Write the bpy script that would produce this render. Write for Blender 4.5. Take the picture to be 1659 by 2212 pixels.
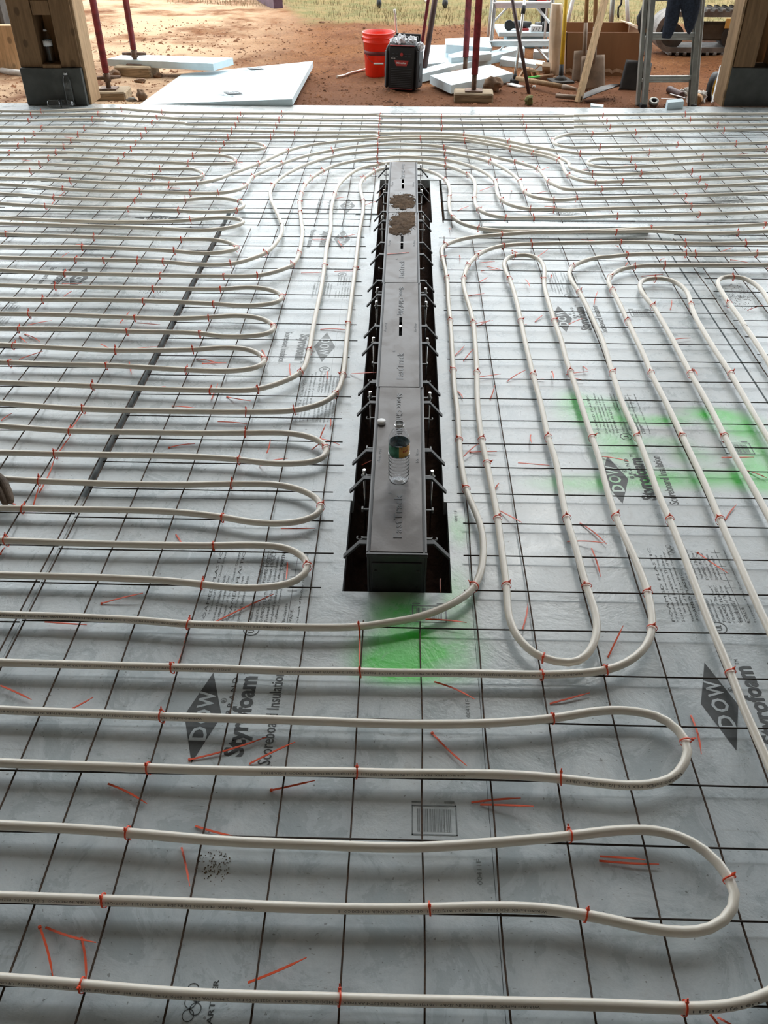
import bpy, math, random
from mathutils import Vector, Matrix, noise as mnoise
random.seed(7)
for _o in list(bpy.data.objects): bpy.data.objects.remove(_o, do_unlink=True)
C = bpy.context.scene.collection
PI = math.pi
# ------------------------------------------------------------------ camera
TH = math.radians(37.87); FPX = 1818.0; CAMH = 1.627; PSI = math.radians(1.48)
cam = bpy.data.cameras.new('camera'); camo = bpy.data.objects.new('camera', cam); C.objects.link(camo)
camo.location = (0, 0, CAMH); camo.rotation_euler = (PI/2 - TH, 0, PSI)
cam.sensor_fit = 'VERTICAL'; cam.sensor_height = 24.0; cam.sensor_width = 18.0
cam.lens = FPX / 2212.0 * 24.0; cam.clip_start = 0.02; cam.clip_end = 400
bpy.context.scene.camera = camo
# ------------------------------------------------------------------ sky, sun, exposure
vs = bpy.context.scene.view_settings
vs.view_transform = 'Standard'; vs.look = 'None'; vs.gamma = 1; vs.use_curve_mapping = False
vs.exposure = 1.74
w = bpy.data.worlds.new('world'); bpy.context.scene.world = w; w.use_nodes = True
bg = w.node_tree.nodes['Background']; bg.inputs[0].default_value = (0.90, 0.96, 1.0, 1); bg.inputs[1].default_value = 1.1
sun = bpy.data.lights.new('sun', 'SUN'); suno = bpy.data.objects.new('sun', sun); C.objects.link(suno)
sun.energy = 0.45; sun.angle = math.radians(25); sun.color = (1.0, 0.95, 0.87)
suno.rotation_euler = (math.radians(-38), math.radians(12), 0); suno.location = (0, 20, 12)
ROOF_Z = 6.2; ROOF_Y0 = -4.0; ADDED_WALL_L, ADDED_WALL_R = -12.0, 12.0  # side wall positions belong to unseen walls added to shape the light

# ------------------------------------------------------------------ point helpers (pixel of the photo -> point on a real plane)
CR = {'C1': (0,0,1.9988), 'C2': (700,0,1.73), 'C3': (0,500,2), 'C4': (829,500,2), 'C5': (0,1050,2), 'C6': (829,1050,2),
      'C7': (0,1612,2), 'C8': (829,1612,2), 'A': (0,220,3.95), 'B': (400,220,3.95), 'D': (800,220,3.77), 'E': (1219,220,3.77),
      'F': (0,460,3.95), 'G': (400,460,3.95), 'H': (930,480,4.484), 'I': (1259,480,4.1475), 'P': (0,0,1.0),
      'K5': (0,0,4.74), 'K6': (700,0,5.53), 'K7': (950,0,5.53), 'K8': (1200,0,3.614), 'K9': (1200,0,7.54),
      'Q1': (700,1000,5.184), 'Q2': (720,760,5.53), 'Q3': (740,560,6.38), 'Q4': (750,330,6.636)}
def px(c, x, y):
    a, b, s = CR[c]; return a + x/s, b + y/s
def _dir(u, v):
    a = (u-829.5)/FPX; b = (v-1106)/FPX
    fy = math.cos(TH) - b*math.sin(TH); dz = math.sin(TH) + b*math.cos(TH)
    c, s = math.cos(PSI), math.sin(PSI)
    return a*c - fy*s, a*s + fy*c, -dz
def G(u, v, z=0.0):          # point on the level plane at height z
    d = _dir(u, v); t = (z-CAMH)/d[2]
    return Vector((d[0]*t, d[1]*t, z))
def V(u, v, Y):              # point on the upright plane at distance Y
    d = _dir(u, v); t = Y/d[1]
    return Vector((d[0]*t, Y, CAMH + d[2]*t))

# ------------------------------------------------------------------ materials
MATS = {}
def new_mat(name):
    m = bpy.data.materials.new(name); m.use_nodes = True
    nt = m.node_tree; b = nt.nodes['Principled BSDF']; MATS[name] = m
    return m, nt, b
def nd(nt, t, **kw):
    n = nt.nodes.new(t)
    for k, v in kw.items(): setattr(n, k, v)
    return n
def mix_rgb(nt, fac, a, b, blend='MIX'):
    n = nt.nodes.new('ShaderNodeMix'); n.data_type = 'RGBA'; n.blend_type = blend; n.clamp_factor = True
    for sock, val in ((n.inputs[0], fac), (n.inputs[6], a), (n.inputs[7], b)):
        if hasattr(val, 'links'): nt.links.new(val, sock)
        elif isinstance(val, (int, float)): sock.default_value = val
        else: sock.default_value = (*val[:3], 1)
    return n.outputs[2]
def mth(nt, op, a, b=0.0, c=None, clamp=False):
    n = nt.nodes.new('ShaderNodeMath'); n.operation = op; n.use_clamp = clamp
    for i, val in enumerate([a, b] + ([c] if c is not None else [])):
        if hasattr(val, 'links'): nt.links.new(val, n.inputs[i])
        else: n.inputs[i].default_value = val
    return n.outputs[0]
def smooth(nt, v, lo, hi, a=0.0, b=1.0):
    n = nt.nodes.new('ShaderNodeMapRange'); n.interpolation_type = 'SMOOTHSTEP'
    nt.links.new(v, n.inputs[0]); n.inputs[1].default_value = lo; n.inputs[2].default_value = hi
    n.inputs[3].default_value = a; n.inputs[4].default_value = b
    return n.outputs[0]
def noise_f(nt, vec, scale, detail=4, rough=0.6, dist=0.0):
    n = nt.nodes.new('ShaderNodeTexNoise'); n.inputs['Scale'].default_value = scale
    n.inputs['Detail'].default_value = detail; n.inputs['Roughness'].default_value = rough; n.inputs['Distortion'].default_value = dist
    if vec is not None: nt.links.new(vec, n.inputs['Vector'])
    return n.outputs[0]
def bump(nt, b, h, dist, strength=0.5):
    n = nt.nodes.new('ShaderNodeBump'); n.inputs['Strength'].default_value = strength; n.inputs['Distance'].default_value = dist
    nt.links.new(h, n.inputs['Height']); nt.links.new(n.outputs[0], b.inputs['Normal'])
def scaled(nt, vec, s):
    n = nt.nodes.new('ShaderNodeMapping'); nt.links.new(vec, n.inputs[0]); n.inputs['Scale'].default_value = s
    return n.outputs[0]
def simple(name, col, rough=0.6, metal=0.0, spec=0.5, var=0.12, vscale=12, bmp=0.0, stretch=(1,1,1), **kw):
    m, nt, b = new_mat(name)
    tc = nd(nt, 'ShaderNodeTexCoord').outputs['Object']; v = scaled(nt, tc, stretch)
    f = noise_f(nt, v, vscale, 5)
    lo = tuple(c*(1-var) for c in col); hi = tuple(min(1, c*(1+var)) for c in col)
    nt.links.new(mix_rgb(nt, smooth(nt, f, .3, .7), lo, hi), b.inputs['Base Color'])
    b.inputs['Roughness'].default_value = rough; b.inputs['Metallic'].default_value = metal
    b.inputs['Specular IOR Level'].default_value = spec
    for k, val in kw.items(): b.inputs[k].default_value = val
    if bmp: bump(nt, b, f, bmp)
    return m
# foam board facing: pale grey blue film, trodden dirt, specks, green marking paint
def foam_material():
    m, nt, b = new_mat('foam_board')
    pos = nd(nt, 'ShaderNodeNewGeometry').outputs['Position']
    big = noise_f(nt, pos, 1.3, 6, .65, .4); mid = noise_f(nt, pos, 7, 6, .7, .6); fine = noise_f(nt, pos, 60, 4, .6)
    base = mix_rgb(nt, smooth(nt, mid, .35, .65), FOAM_A, FOAM_B)
    sep = nd(nt, 'ShaderNodeSeparateXYZ'); nt.links.new(pos, sep.inputs[0])
    # more traffic on the left and far side
    tr = mth(nt, 'ADD', smooth(nt, sep.outputs[0], -.7, -1.3, 0, .03), smooth(nt, sep.outputs[1], 4.7, 5.2, 0, .08))
    d1 = mth(nt, 'ADD', big, tr)
    base = mix_rgb(nt, mth(nt, 'MULTIPLY', smooth(nt, d1, .47, .70), .40), base, (.46, .45, .41))
    d2 = mth(nt, 'MULTIPLY', smooth(nt, mth(nt, 'ADD', mid, tr), .57, .77), .36)
    base = mix_rgb(nt, d2, base, (.25, .235, .20))
    smear = noise_f(nt, scaled(nt, pos, (3, 26, 3)), 1.0, 5, .7, 1.5)
    base = mix_rgb(nt, mth(nt, 'MULTIPLY', smooth(nt, mth(nt, 'ADD', smear, tr), .60, .74), .32), base, (.24, .23, .21))
    scf = noise_f(nt, scaled(nt, pos, (11, 30, 11)), 1.0, 3, .6, 2.5)
    base = mix_rgb(nt, mth(nt, 'MULTIPLY', smooth(nt, scf, .66, .72), .35), base, (.68, .73, .75))
    sp = noise_f(nt, pos, 85, 2, .5); sp2 = noise_f(nt, scaled(nt, pos, (70, 210, 70)), 1.0, 2, .5)
    base = mix_rgb(nt, mth(nt, 'MULTIPLY', smooth(nt, sp2, .68, .73), .45), base, (.12, .115, .10))
    base = mix_rgb(nt, mth(nt, 'MULTIPLY', smooth(nt, sp, .70, .74), .6), base, (.08, .07, .06))
    # green spray paint
    tot = None
    for (u, v, rx, ry, s) in SPRAY:
        c = G(u, v, 0)
        mp = nd(nt, 'ShaderNodeMapping'); nt.links.new(pos, mp.inputs[0])
        mp.inputs['Scale'].default_value = (1/rx, 1/ry, 0); mp.inputs['Location'].default_value = (-c.x/rx, -c.y/ry, 0)
        ln = nd(nt, 'ShaderNodeVectorMath', operation='LENGTH'); nt.links.new(mp.outputs[0], ln.inputs[0])
        f = smooth(nt, ln.outputs['Value'], 1.0, 0.0, 0, s)
        tot = f if tot is None else mth(nt, 'ADD', tot, f)
    nz = noise_f(nt, pos, 9, 4, .6, .5)
    g = mth(nt, 'MULTIPLY', tot, smooth(nt, nz, .2, .62, .45, 1.15), clamp=True)
    base = mix_rgb(nt, g, base, (.05, .60, .05))
    nt.links.new(base, b.inputs['Base Color'])
    nt.links.new(smooth(nt, mid, .3, .7, .22, .38), b.inputs['Roughness'])
    b.inputs['Specular IOR Level'].default_value = .75
    bump(nt, b, mth(nt, 'ADD', mth(nt, 'MULTIPLY', mid, 1.0), mth(nt, 'MULTIPLY', fine, .25)), .0035, .6)
    return m
FOAM_A = (.45, .505, .525); FOAM_B = (.60, .645, .66)
SPRAY = [(865,1335,.13,.17,.8),(870,1415,.20,.12,.95),(960,1400,.16,.14,.55),(990,1300,.07,.22,.6),(990,1145,.05,.12,.7),(900,1462,.2,.05,.5),(820,1440,.1,.08,.45),
         (1285,890,.20,.17,.95),(1330,950,.16,.13,.6),(1410,908,.24,.06,.75),(1525,893,.16,.07,.85),(1590,915,.16,.14,.85),(1625,970,.12,.2,.8),(1655,1040,.14,.12,.95),
         (1550,1035,.26,.09,.75),(1400,1035,.26,.09,.75),(1250,1045,.24,.08,.55),(1340,985,.14,.1,.45),(1500,985,.14,.09,.4),(1625,1020,.1,.12,.8),(1440,955,.14,.06,.35),(1230,860,.1,.1,.35)]
foam_material()
simple('clean_foam', (.62, .74, .78), .55, var=.06, vscale=9, bmp=.001)
simple('cut_foam_edge', (.36, .58, .68), .7, var=.1, vscale=30)
simple('dark_ink', (.045, .05, .05), .5, var=.25, vscale=40)
simple('faded_ink', (.19, .21, .21), .5, var=.3, vscale=40)
simple('steel_wire', (.035, .026, .02), .55, .5, var=.35, vscale=90)
simple('rusty_wire', (.06, .034, .02), .75, .3, var=.5, vscale=120, bmp=.0006)
def pex_material():
    m, nt, b = new_mat('white_tubing')
    b.inputs['Base Color'].default_value = (.78, .72, .62, 1); b.inputs['Roughness'].default_value = .28
    b.inputs['Subsurface Weight'].default_value = .15; b.inputs['Subsurface Radius'].default_value = (.01, .009, .007)
    b.inputs['Subsurface Scale'].default_value = .4
pex_material()
simple('tube_print', (.10, .09, .08), .6)
simple('orange_plastic', (.80, .075, .018), .38, var=.08, vscale=30)
simple('loose_tie_orange', (.80, .10, .03), .42, var=.08, vscale=30)
simple('black_plastic', (.020, .019, .020), .32, var=.3, vscale=25, bmp=.0004)
def cover_material():
    m, nt, b = new_mat('drain_cover_plastic')
    pos = nd(nt, 'ShaderNodeNewGeometry').outputs['Position']
    a = noise_f(nt, pos, 9, 5, .6, .8); f = noise_f(nt, pos, 120, 3, .5); sp = noise_f(nt, pos, 160, 2, .5)
    col = mix_rgb(nt, smooth(nt, a, .35, .7), (.030, .027, .026), (.085, .074, .068))
    col = mix_rgb(nt, smooth(nt, sp, .70, .76), col, (.01, .008, .006))
    nt.links.new(col, b.inputs['Base Color']); nt.links.new(smooth(nt, a, .3, .7, .30, .52), b.inputs['Roughness']); b.inputs['Specular IOR Level'].default_value = .55; b.inputs['Specular Tint'].default_value = (1, .93, .89, 1)
    bump(nt, b, f, .0004)
cover_material()
simple('anchor_grey', (.022, .022, .022), .5, .0, var=.3, vscale=40)
simple('bright_metal', (.75, .75, .74), .25, .95, var=.05)
simple('clip_grey', (.13, .13, .125), .45, .3, var=.1)
def dirt_material(name, a, bcol, c, bs=.02, sc=1.0):
    m, nt, b = new_mat(name)
    pos = nd(nt, 'ShaderNodeNewGeometry').outputs['Position']
    big = noise_f(nt, pos, .9*sc, 6, .6, .5); mid = noise_f(nt, pos, 6*sc, 8, .72, .3); fine = noise_f(nt, pos, 45, 6, .7)
    vor = nd(nt, 'ShaderNodeTexVoronoi'); vor.inputs['Scale'].default_value = 26; nt.links.new(pos, vor.inputs['Vector'])
    col = mix_rgb(nt, smooth(nt, big, .38, .62), a, bcol)
    col = mix_rgb(nt, mth(nt, 'MULTIPLY', smooth(nt, mid, .5, .75), .7), col, c)
    col = mix_rgb(nt, mth(nt, 'MULTIPLY', smooth(nt, fine, .38, .58, 1, 0), .55), col, tuple(x*.35 for x in a))
    nt.links.new(col, b.inputs['Base Color']); b.inputs['Roughness'].default_value = .95
    b.inputs['Specular IOR Level'].default_value = .15
    h = mth(nt, 'ADD', mth(nt, 'MULTIPLY', mid, .8), mth(nt, 'MULTIPLY', fine, .5))
    h = mth(nt, 'ADD', h, mth(nt, 'MULTIPLY', smooth(nt, vor.outputs['Distance'], .0, .35, 1, 0), .25))
    bump(nt, b, h, bs, .9)
    return m, nt, b, pos, col
def ground_material():
    m, nt, b, pos, col = dirt_material('red_dirt', (.165, .060, .020), (.235, .097, .035), (.32, .158, .074))
    sep = nd(nt, 'ShaderNodeSeparateXYZ'); nt.links.new(pos, sep.inputs[0])
    n1 = noise_f(nt, pos, 1.6, 4, .6)
    edge = mth(nt, 'ADD', sep.outputs[1], mth(nt, 'MULTIPLY', n1, 1.2))
    # damp dark soil by the slab, pale trodden soil at the left
    col = mix_rgb(nt, smooth(nt, edge, 8.6, 10.0, .75, 0), col, (.13, .055, .028))
    lf = mth(nt, 'MULTIPLY', smooth(nt, sep.outputs[0], -.9, -2.6, 0, 1), smooth(nt, noise_f(nt, pos, 1.1, 5, .65), .34, .58))
    col = mix_rgb(nt, mth(nt, 'MULTIPLY', lf, .7), col, (.66, .47, .30))
    gr = smooth(nt, mth(nt, 'ADD', edge, mth(nt, 'MULTIPLY', smooth(nt, sep.outputs[0], -1.2, -2.4, 0, 1), -3.0)), 12.6, 13.4)
    gcol = mix_rgb(nt, smooth(nt, noise_f(nt, pos, 5, 6, .7), .4, .62), (.24, .175, .075), (.16, .145, .055))
    col = mix_rgb(nt, gr, col, gcol)
    nt.links.new(col, b.inputs['Base Color'])
ground_material()
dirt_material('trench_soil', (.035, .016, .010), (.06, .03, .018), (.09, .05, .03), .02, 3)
dirt_material('loose_soil', (.10, .065, .04), (.145, .095, .06), (.06, .035, .022), .006, 8)
simple('clod', (.21, .092, .042), .95, var=.45, vscale=3, bmp=.004)
simple('grass_blade', (.23, .175, .075), .8, var=.5, vscale=.9)
def wood_mat(name, col, var=.18, axis=2, knots=True):
    m, nt, b = new_mat(name)
    tc = nd(nt, 'ShaderNodeTexCoord').outputs['Object']
    s = [14, 14, 14]; s[axis] = 1.2
    f = noise_f(nt, scaled(nt, tc, tuple(s)), 2.2, 6, .65, 1.2)
    c = mix_rgb(nt, smooth(nt, f, .35, .65), tuple(x*(1-var) for x in col), tuple(min(1, x*(1+var)) for x in col))
    if knots:
        s2 = [6, 6, 6]; s2[axis] = 4
        vo = nd(nt, 'ShaderNodeTexVoronoi'); vo.inputs['Scale'].default_value = 1; nt.links.new(scaled(nt, tc, tuple(s2)), vo.inputs['Vector'])
        c = mix_rgb(nt, smooth(nt, vo.outputs['Distance'], .16, .10, 0, .7), c, tuple(x*.35 for x in col))
    nt.links.new(c, b.inputs['Base Color']); b.inputs['Roughness'].default_value = .8
    b.inputs['Specular IOR Level'].default_value = .25
    bump(nt, b, f, .001)
wood_mat('post_timber', (.21, .125, .065)); wood_mat('pale_timber', (.36, .235, .13)); wood_mat('old_block_wood', (.33, .25, .16), .35, 0)
wood_mat('handle_wood', (.33, .18, .08), knots=False); wood_mat('plank_wood', (.62, .43, .25)); wood_mat('scrap_wood', (.42, .27, .17), .25, 0)
simple('dark_sheathing', (.060, .062, .056), .6, var=.25, vscale=7, bmp=.001)
simple('concrete_block', (.22, .20, .17), .9, var=.25, vscale=10, bmp=.003)
simple('red_paint', (.20, .022, .028), .5, var=.4, vscale=18, bmp=.0006)
simple('dark_brown_steel', (.085, .05, .045), .55, .3, var=.3)
simple('rusty_steel', (.16, .10, .07), .7, .4, var=.4, vscale=30, bmp=.001)
simple('aluminium', (.62, .62, .61), .36, .85, var=.08, stretch=(1,1,8))
simple('dull_aluminium', (.36, .36, .33), .45, .7, var=.15)
simple('black_rubber', (.015, .015, .016), .6)
simple('red_bucket_plastic', (.88, .050, .020), .35, var=.06, **{'Subsurface Weight': .1})
simple('bucket_band', (.20, .03, .03), .6)
simple('radio_black', (.010, .010, .011), .6, var=.2); simple('radio_grey', (.03, .032, .035), .5); simple('radio_red', (.42, .03, .025), .4)
simple('label_white', (.75, .75, .75), .5); simple('yellow_paint', (.72, .46, .03), .4, var=.12); simple('white_paint', (.80, .79, .76), .4)
simple('cardboard', (.33, .185, .10), .85, var=.12, vscale=6, stretch=(1,1,.3)); simple('pale_cardboard', (.56, .42, .30), .85, var=.15, vscale=7, bmp=.002)
simple('shovel_steel', (.24, .17, .12), .6, .4, var=.3, vscale=8, bmp=.001); simple('dark_shovel_steel', (.02, .016, .014), .5, .3, var=.3)
simple('denim', (.018, .024, .040), .9, var=.4, vscale=60, bmp=.002); simple('machine_dark', (.05, .045, .04), .7, var=.4, vscale=8, bmp=.003)
simple('machine_panel', (.10, .085, .065), .7, var=.2); simple('track_steel', (.20, .18, .16), .6, .4, var=.3, bmp=.002)
simple('stone', (.20, .12, .07), .9, var=.4, vscale=12, bmp=.008); simple('mossy_stone', (.17, .16, .05), .9, var=.4, vscale=25, bmp=.004)
simple('dark_purple', (.10, .055, .085), .5, var=.2); simple('grey_leg', (.13, .13, .15), .6); simple('black_bag', (.025, .022, .02), .45, var=.4, bmp=.004)
simple('green_marker', (.10, .62, .10), .6); simple('glove_brown', (.105, .075, .052), .8, var=.35, vscale=35, bmp=.0015); simple('sleeve_cloth', (.06, .06, .06), .95, var=.3)
simple('skin', (.45, .27, .19), .55, var=.1); simple('roof_wood', (.24, .225, .20), .9); simple('white_cloth', (.62, .58, .53), .9, var=.15, bmp=.003)
simple('black_tape', (.02, .02, .02), .4); simple('gold_rim', (.65, .42, .05), .35, .4); simple('dusty_white', (.72, .72, .70), .7)
simple('label_green', (.05, .20, .12), .5, var=.4, vscale=60); simple('label_orange', (.72, .40, .10), .5, var=.15); simple('label_blue', (.10, .22, .26), .5, var=.5, vscale=80); simple('label_edge', (.02, .03, .04), .5); simple('label_red', (.45, .03, .02), .5); simple('cap_white', (.80, .79, .77), .35)
def clear(name, col, rough=.02, ior=1.45):
    m, nt, b = new_mat(name)
    b.inputs['Base Color'].default_value = (*col, 1); b.inputs['Roughness'].default_value = rough
    b.inputs['Transmission Weight'].default_value = 1.0; b.inputs['IOR'].default_value = ior
clear('clear_plastic', (.96, .97, .98), .02, 1.3); clear('water', (.97, .99, 1.0), .0, 1.33)
def bag_material():
    m, nt, b = new_mat('bag_film')
    b.inputs['Base Color'].default_value = (.80, .81, .83, 1); b.inputs['Roughness'].default_value = .4
    b.inputs['Transmission Weight'].default_value = .15
bag_material()
# ------------------------------------------------------------------ mesh collector
class MB:
    def __init__(s): s.v = []; s.f = []; s.sm = []
    def add(s, vs_, fs, smooth_=False):
        k = len(s.v); s.v += [tuple(p) for p in vs_]; s.f += [tuple(i+k for i in f) for f in fs]; s.sm += [smooth_]*len(fs); return s
    def box(s, c, size, rot=None, bev=0.0):
        hx, hy, hz = (d/2 for d in size)
        if bev > 0:
            b = min(bev, hx*.9, hy*.9, hz*.9); vs_ = []
            idx = {}
            for sx in (-1,1):
                for sy in (-1,1):
                    for sz in (-1,1):
                        for k, (dx,dy,dz) in enumerate(((0,b,b),(b,0,b),(b,b,0))):
                            idx[(sx,sy,sz,k)] = len(vs_); vs_.append(Vector((sx*(hx-dx), sy*(hy-dy), sz*(hz-dz))))
            I = idx; fs = []
            for sx in (-1,1):
                q = [I[(sx,a,b2,0)] for a,b2 in ((-1,-1),(1,-1),(1,1),(-1,1))]; fs.append(q if sx > 0 else q[::-1])
                q = [I[(a,sx,b2,1)] for a,b2 in ((-1,-1),(1,-1),(1,1),(-1,1))]; fs.append(q[::-1] if sx > 0 else q)
                q = [I[(a,b2,sx,2)] for a,b2 in ((-1,-1),(1,-1),(1,1),(-1,1))]; fs.append(q if sx > 0 else q[::-1])
            for a in (-1,1):
                for b2 in (-1,1):
                    fs.append([I[(a,b2,-1,0)], I[(a,b2,1,0)], I[(a,b2,1,1)], I[(a,b2,-1,1)]])
                    fs.append([I[(a,-1,b2,0)], I[(a,1,b2,0)], I[(a,1,b2,2)], I[(a,-1,b2,2)]])
                    fs.append([I[(-1,a,b2,1)], I[(1,a,b2,1)], I[(1,a,b2,2)], I[(-1,a,b2,2)]])
                    for c2 in (-1,1): fs.append([I[(a,b2,c2,0)], I[(a,b2,c2,1)], I[(a,b2,c2,2)]])
        else:
            vs_ = [Vector((x*hx, y*hy, z*hz)) for x in (-1,1) for y in (-1,1) for z in (-1,1)]
            fs = [(0,1,3,2),(4,6,7,5),(0,4,5,1),(2,3,7,6),(0,2,6,4),(1,5,7,3)]
        M = rot if rot is not None else Matrix.Identity(3)
        if not isinstance(M, Matrix): M = Matrix.Rotation(M, 3, 'Z')
        return s.add([M @ p + Vector(c) for p in vs_], fs)
    def beam(s, p0, p1, wx, wy, bev=0.0, side=Vector((1,0,0))):   # rectangular bar between two points
        p0 = Vector(p0); p1 = Vector(p1); z = (p1-p0).normalized(); x = (side - z*side.dot(z))
        if x.length < 1e-4: x = Vector((0,1,0)) - z*z.y
        x.normalize(); y = z.cross(x)
        M = Matrix((x, y, z)).transposed()
        return s.box((p0+p1)/2, (wx, wy, (p1-p0).length), M, bev)
    def tube(s, pts, r, n=10, caps=True, smooth_=True, closed=False):
        pts = [Vector(p) for p in pts]; m = len(pts); rs = r if isinstance(r, (list, tuple)) else [r]*m
        vs_ = []; up = None
        for i, p in enumerate(pts):
            if closed: t = (pts[(i+1) % m] - pts[i-1])
            else: t = pts[min(i+1, m-1)] - pts[max(i-1, 0)]
            if t.length < 1e-9: t = Vector((0,0,1))
            t.normalize()
            if up is None:
                up = Vector((0,0,1)) if abs(t.z) < .9 else Vector((1,0,0))
            a = up - t*up.dot(t)
            if a.length < 1e-5: a = Vector((1,0,0)) - t*t.x
            a.normalize(); up = a; b = t.cross(a)
            for k in range(n):
                an = 2*PI*k/n; vs_.append(p + (a*math.cos(an) + b*math.sin(an))*rs[i])
        fs = []
        for i in range(m if closed else m-1):
            j = (i+1) % m
            for k in range(n): fs.append((i*n+k, i*n+(k+1) % n, j*n+(k+1) % n, j*n+k))
        s.add(vs_, fs, smooth_)
        if caps and not closed:
            k0 = len(s.v) - m*n
            s.f.append(tuple(k0+k for k in range(n))[::-1]); s.sm.append(False)
            s.f.append(tuple(k0+(m-1)*n+k for k in range(n))); s.sm.append(False)
        return s
    def cyl(s, p0, p1, r0, r1=None, n=16, smooth_=True): return s.tube([p0, p1], [r0, r0 if r1 is None else r1], n, True, smooth_)
    def lathe(s, prof, c=(0,0,0), n=32, M=None, closed=False):
        vs_ = []; c = Vector(c)
        for r, z in prof:
            for k in range(n):
                a = 2*PI*k/n; p = Vector((r*math.cos(a), r*math.sin(a), z))
                vs_.append((M @ p if M else p) + c)
        fs = [(i*n+k, i*n+(k+1) % n, (i+1)*n+(k+1) % n, (i+1)*n+k) for i in range(len(prof)-1) for k in range(n)]
        return s.add(vs_, fs, True)
    def prism(s, poly, z0, z1):      # outline (x,y) counter-clockwise, level prism
        n = len(poly); vs_ = [(x, y, z0) for x, y in poly] + [(x, y, z1) for x, y in poly]
        fs = [tuple(range(n))[::-1], tuple(range(n, 2*n))] + [(i, (i+1) % n, n+(i+1) % n, n+i) for i in range(n)]
        return s.add(vs_, fs)
    def slab(s, top, th, down=Vector((0,0,-1))):   # 4 top corners (ccw from above), thickness
        t = [Vector(p) for p in top]; n = len(t); vs_ = t + [p + down*th for p in t]
        fs = [tuple(range(n)), tuple(range(n, 2*n))[::-1]] + [(i, n+i, n+(i+1) % n, (i+1) % n) for i in range(n)]
        return s.add(vs_, fs)
    def blob(s, c, rad, seed=0, amp=.2, n=10, fr=1.6):
        vs_ = []; fs = []; c = Vector(c)
        for i in range(n+1):
            th = PI*i/n
            for k in range(2*n):
                ph = PI*k/n; d = Vector((math.sin(th)*math.cos(ph), math.sin(th)*math.sin(ph), math.cos(th)))
                q = 1 + amp*mnoise.noise(d*fr + Vector((seed*3.1, seed*1.7, 0)))*2
                vs_.append(c + Vector((d.x*rad[0], d.y*rad[1], d.z*rad[2]))*q)
        for i in range(n):
            for k in range(2*n): fs.append((i*2*n+k, (i+1)*2*n+k, (i+1)*2*n+(k+1) % (2*n), i*2*n+(k+1) % (2*n)))
        return s.add(vs_, fs, True)
    def build(s, name, mat, parent=None, origin=None):
        me = bpy.data.meshes.new(name); o0 = Vector(origin) if origin is not None else Vector((0,0,0))
        me.from_pydata([Vector(p)-o0 for p in s.v] if origin is not None else s.v, [], s.f)
        me.polygons.foreach_set('use_smooth', s.sm)
        if mat: me.materials.append(MATS[mat] if isinstance(mat, str) else mat)
        me.update(); o = bpy.data.objects.new(name, me); C.objects.link(o)
        if origin is not None and parent is None: o.location = o0
        if parent is not None:
            o.parent = parent
            if origin is None: o.matrix_parent_inverse = Matrix.Translation(parent.location).inverted()
        return o
def tag(o, label=None, cat=None, group=None, kind=None):
    if label: o['label'] = label
    if cat: o['category'] = cat
    if group: o['group'] = group
    if kind: o['kind'] = kind
    return o
def empty(name, loc, label, cat, group=None):
    o = bpy.data.objects.new(name, None); C.objects.link(o); o.location = loc; o.empty_display_size = .05
    return tag(o, label, cat, group)
def catmull(pts, step=.03, closed=False):
    P_ = [Vector(p) for p in pts]; out = []
    for i in range(len(P_)-1):
        p0 = P_[i-1] if i > 0 else P_[0]*2-P_[1]; p1 = P_[i]; p2 = P_[i+1]; p3 = P_[i+2] if i+2 < len(P_) else P_[-1]*2-P_[-2]
        # centripetal
        def tj(t, a, b): return t + max((b-a).length, 1e-6)**.5
        t0 = 0; t1 = tj(t0, p0, p1); t2 = tj(t1, p1, p2); t3 = tj(t2, p2, p3)
        n = max(1, int((p2-p1).length/step))
        for k in range(n):
            t = t1 + (t2-t1)*k/n
            A1 = p0*((t1-t)/(t1-t0)) + p1*((t-t0)/(t1-t0)); A2 = p1*((t2-t)/(t2-t1)) + p2*((t-t1)/(t2-t1)); A3 = p2*((t3-t)/(t3-t2)) + p3*((t-t2)/(t3-t2))
            B1 = A1*((t2-t)/(t2-t0)) + A2*((t-t0)/(t2-t0)); B2 = A2*((t3-t)/(t3-t1)) + A3*((t-t1)/(t3-t1))
            out.append(B1*((t2-t)/(t2-t1)) + B2*((t-t1)/(t2-t1)))
    out.append(P_[-1]); return out
_tc = {}
def text_geo(s, bold=0.0, extrude=0.0, res=2, spacing=1.0):
    key = (s, bold, extrude, res, spacing)
    if key in _tc: return _tc[key]
    cu = bpy.data.curves.new('lettering', 'FONT'); cu.body = s; cu.size = 1; cu.offset = bold; cu.extrude = extrude; cu.resolution_u = res
    cu.space_character = spacing; cu.align_x = 'LEFT'
    o = bpy.data.objects.new('lettering', cu); C.objects.link(o)
    dg = bpy.context.evaluated_depsgraph_get(); me = bpy.data.meshes.new_from_object(o.evaluated_get(dg))
    vs_ = [v.co.copy() for v in me.vertices]; fs = [tuple(p.vertices) for p in me.polygons]
    bpy.data.objects.remove(o, do_unlink=True); bpy.data.curves.remove(cu); bpy.data.meshes.remove(me)
    if vs_:
        x0 = min(v.x for v in vs_); x1 = max(v.x for v in vs_); y0 = min(v.y for v in vs_); y1 = max(v.y for v in vs_)
    else: x0 = x1 = y0 = y1 = 0
    _tc[key] = (vs_, fs, x0, x1, y0, y1); return _tc[key]
def put_text(mb, s, org, xdir, ydir, width, height, **kw):   # fits the lettering into width x height from org
    vs_, fs, x0, x1, y0, y1 = text_geo(s, **kw)
    if not vs_: return
    org = Vector(org); X = Vector(xdir); Y = Vector(ydir); Z = X.cross(Y); zs = height if kw.get('extrude') else 1
    mb.add([org + X*((v.x-x0)/(x1-x0)*width) + Y*((v.y-y0)/(y1-y0)*height) + Z*(v.z*zs) for v in vs_], fs)
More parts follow.
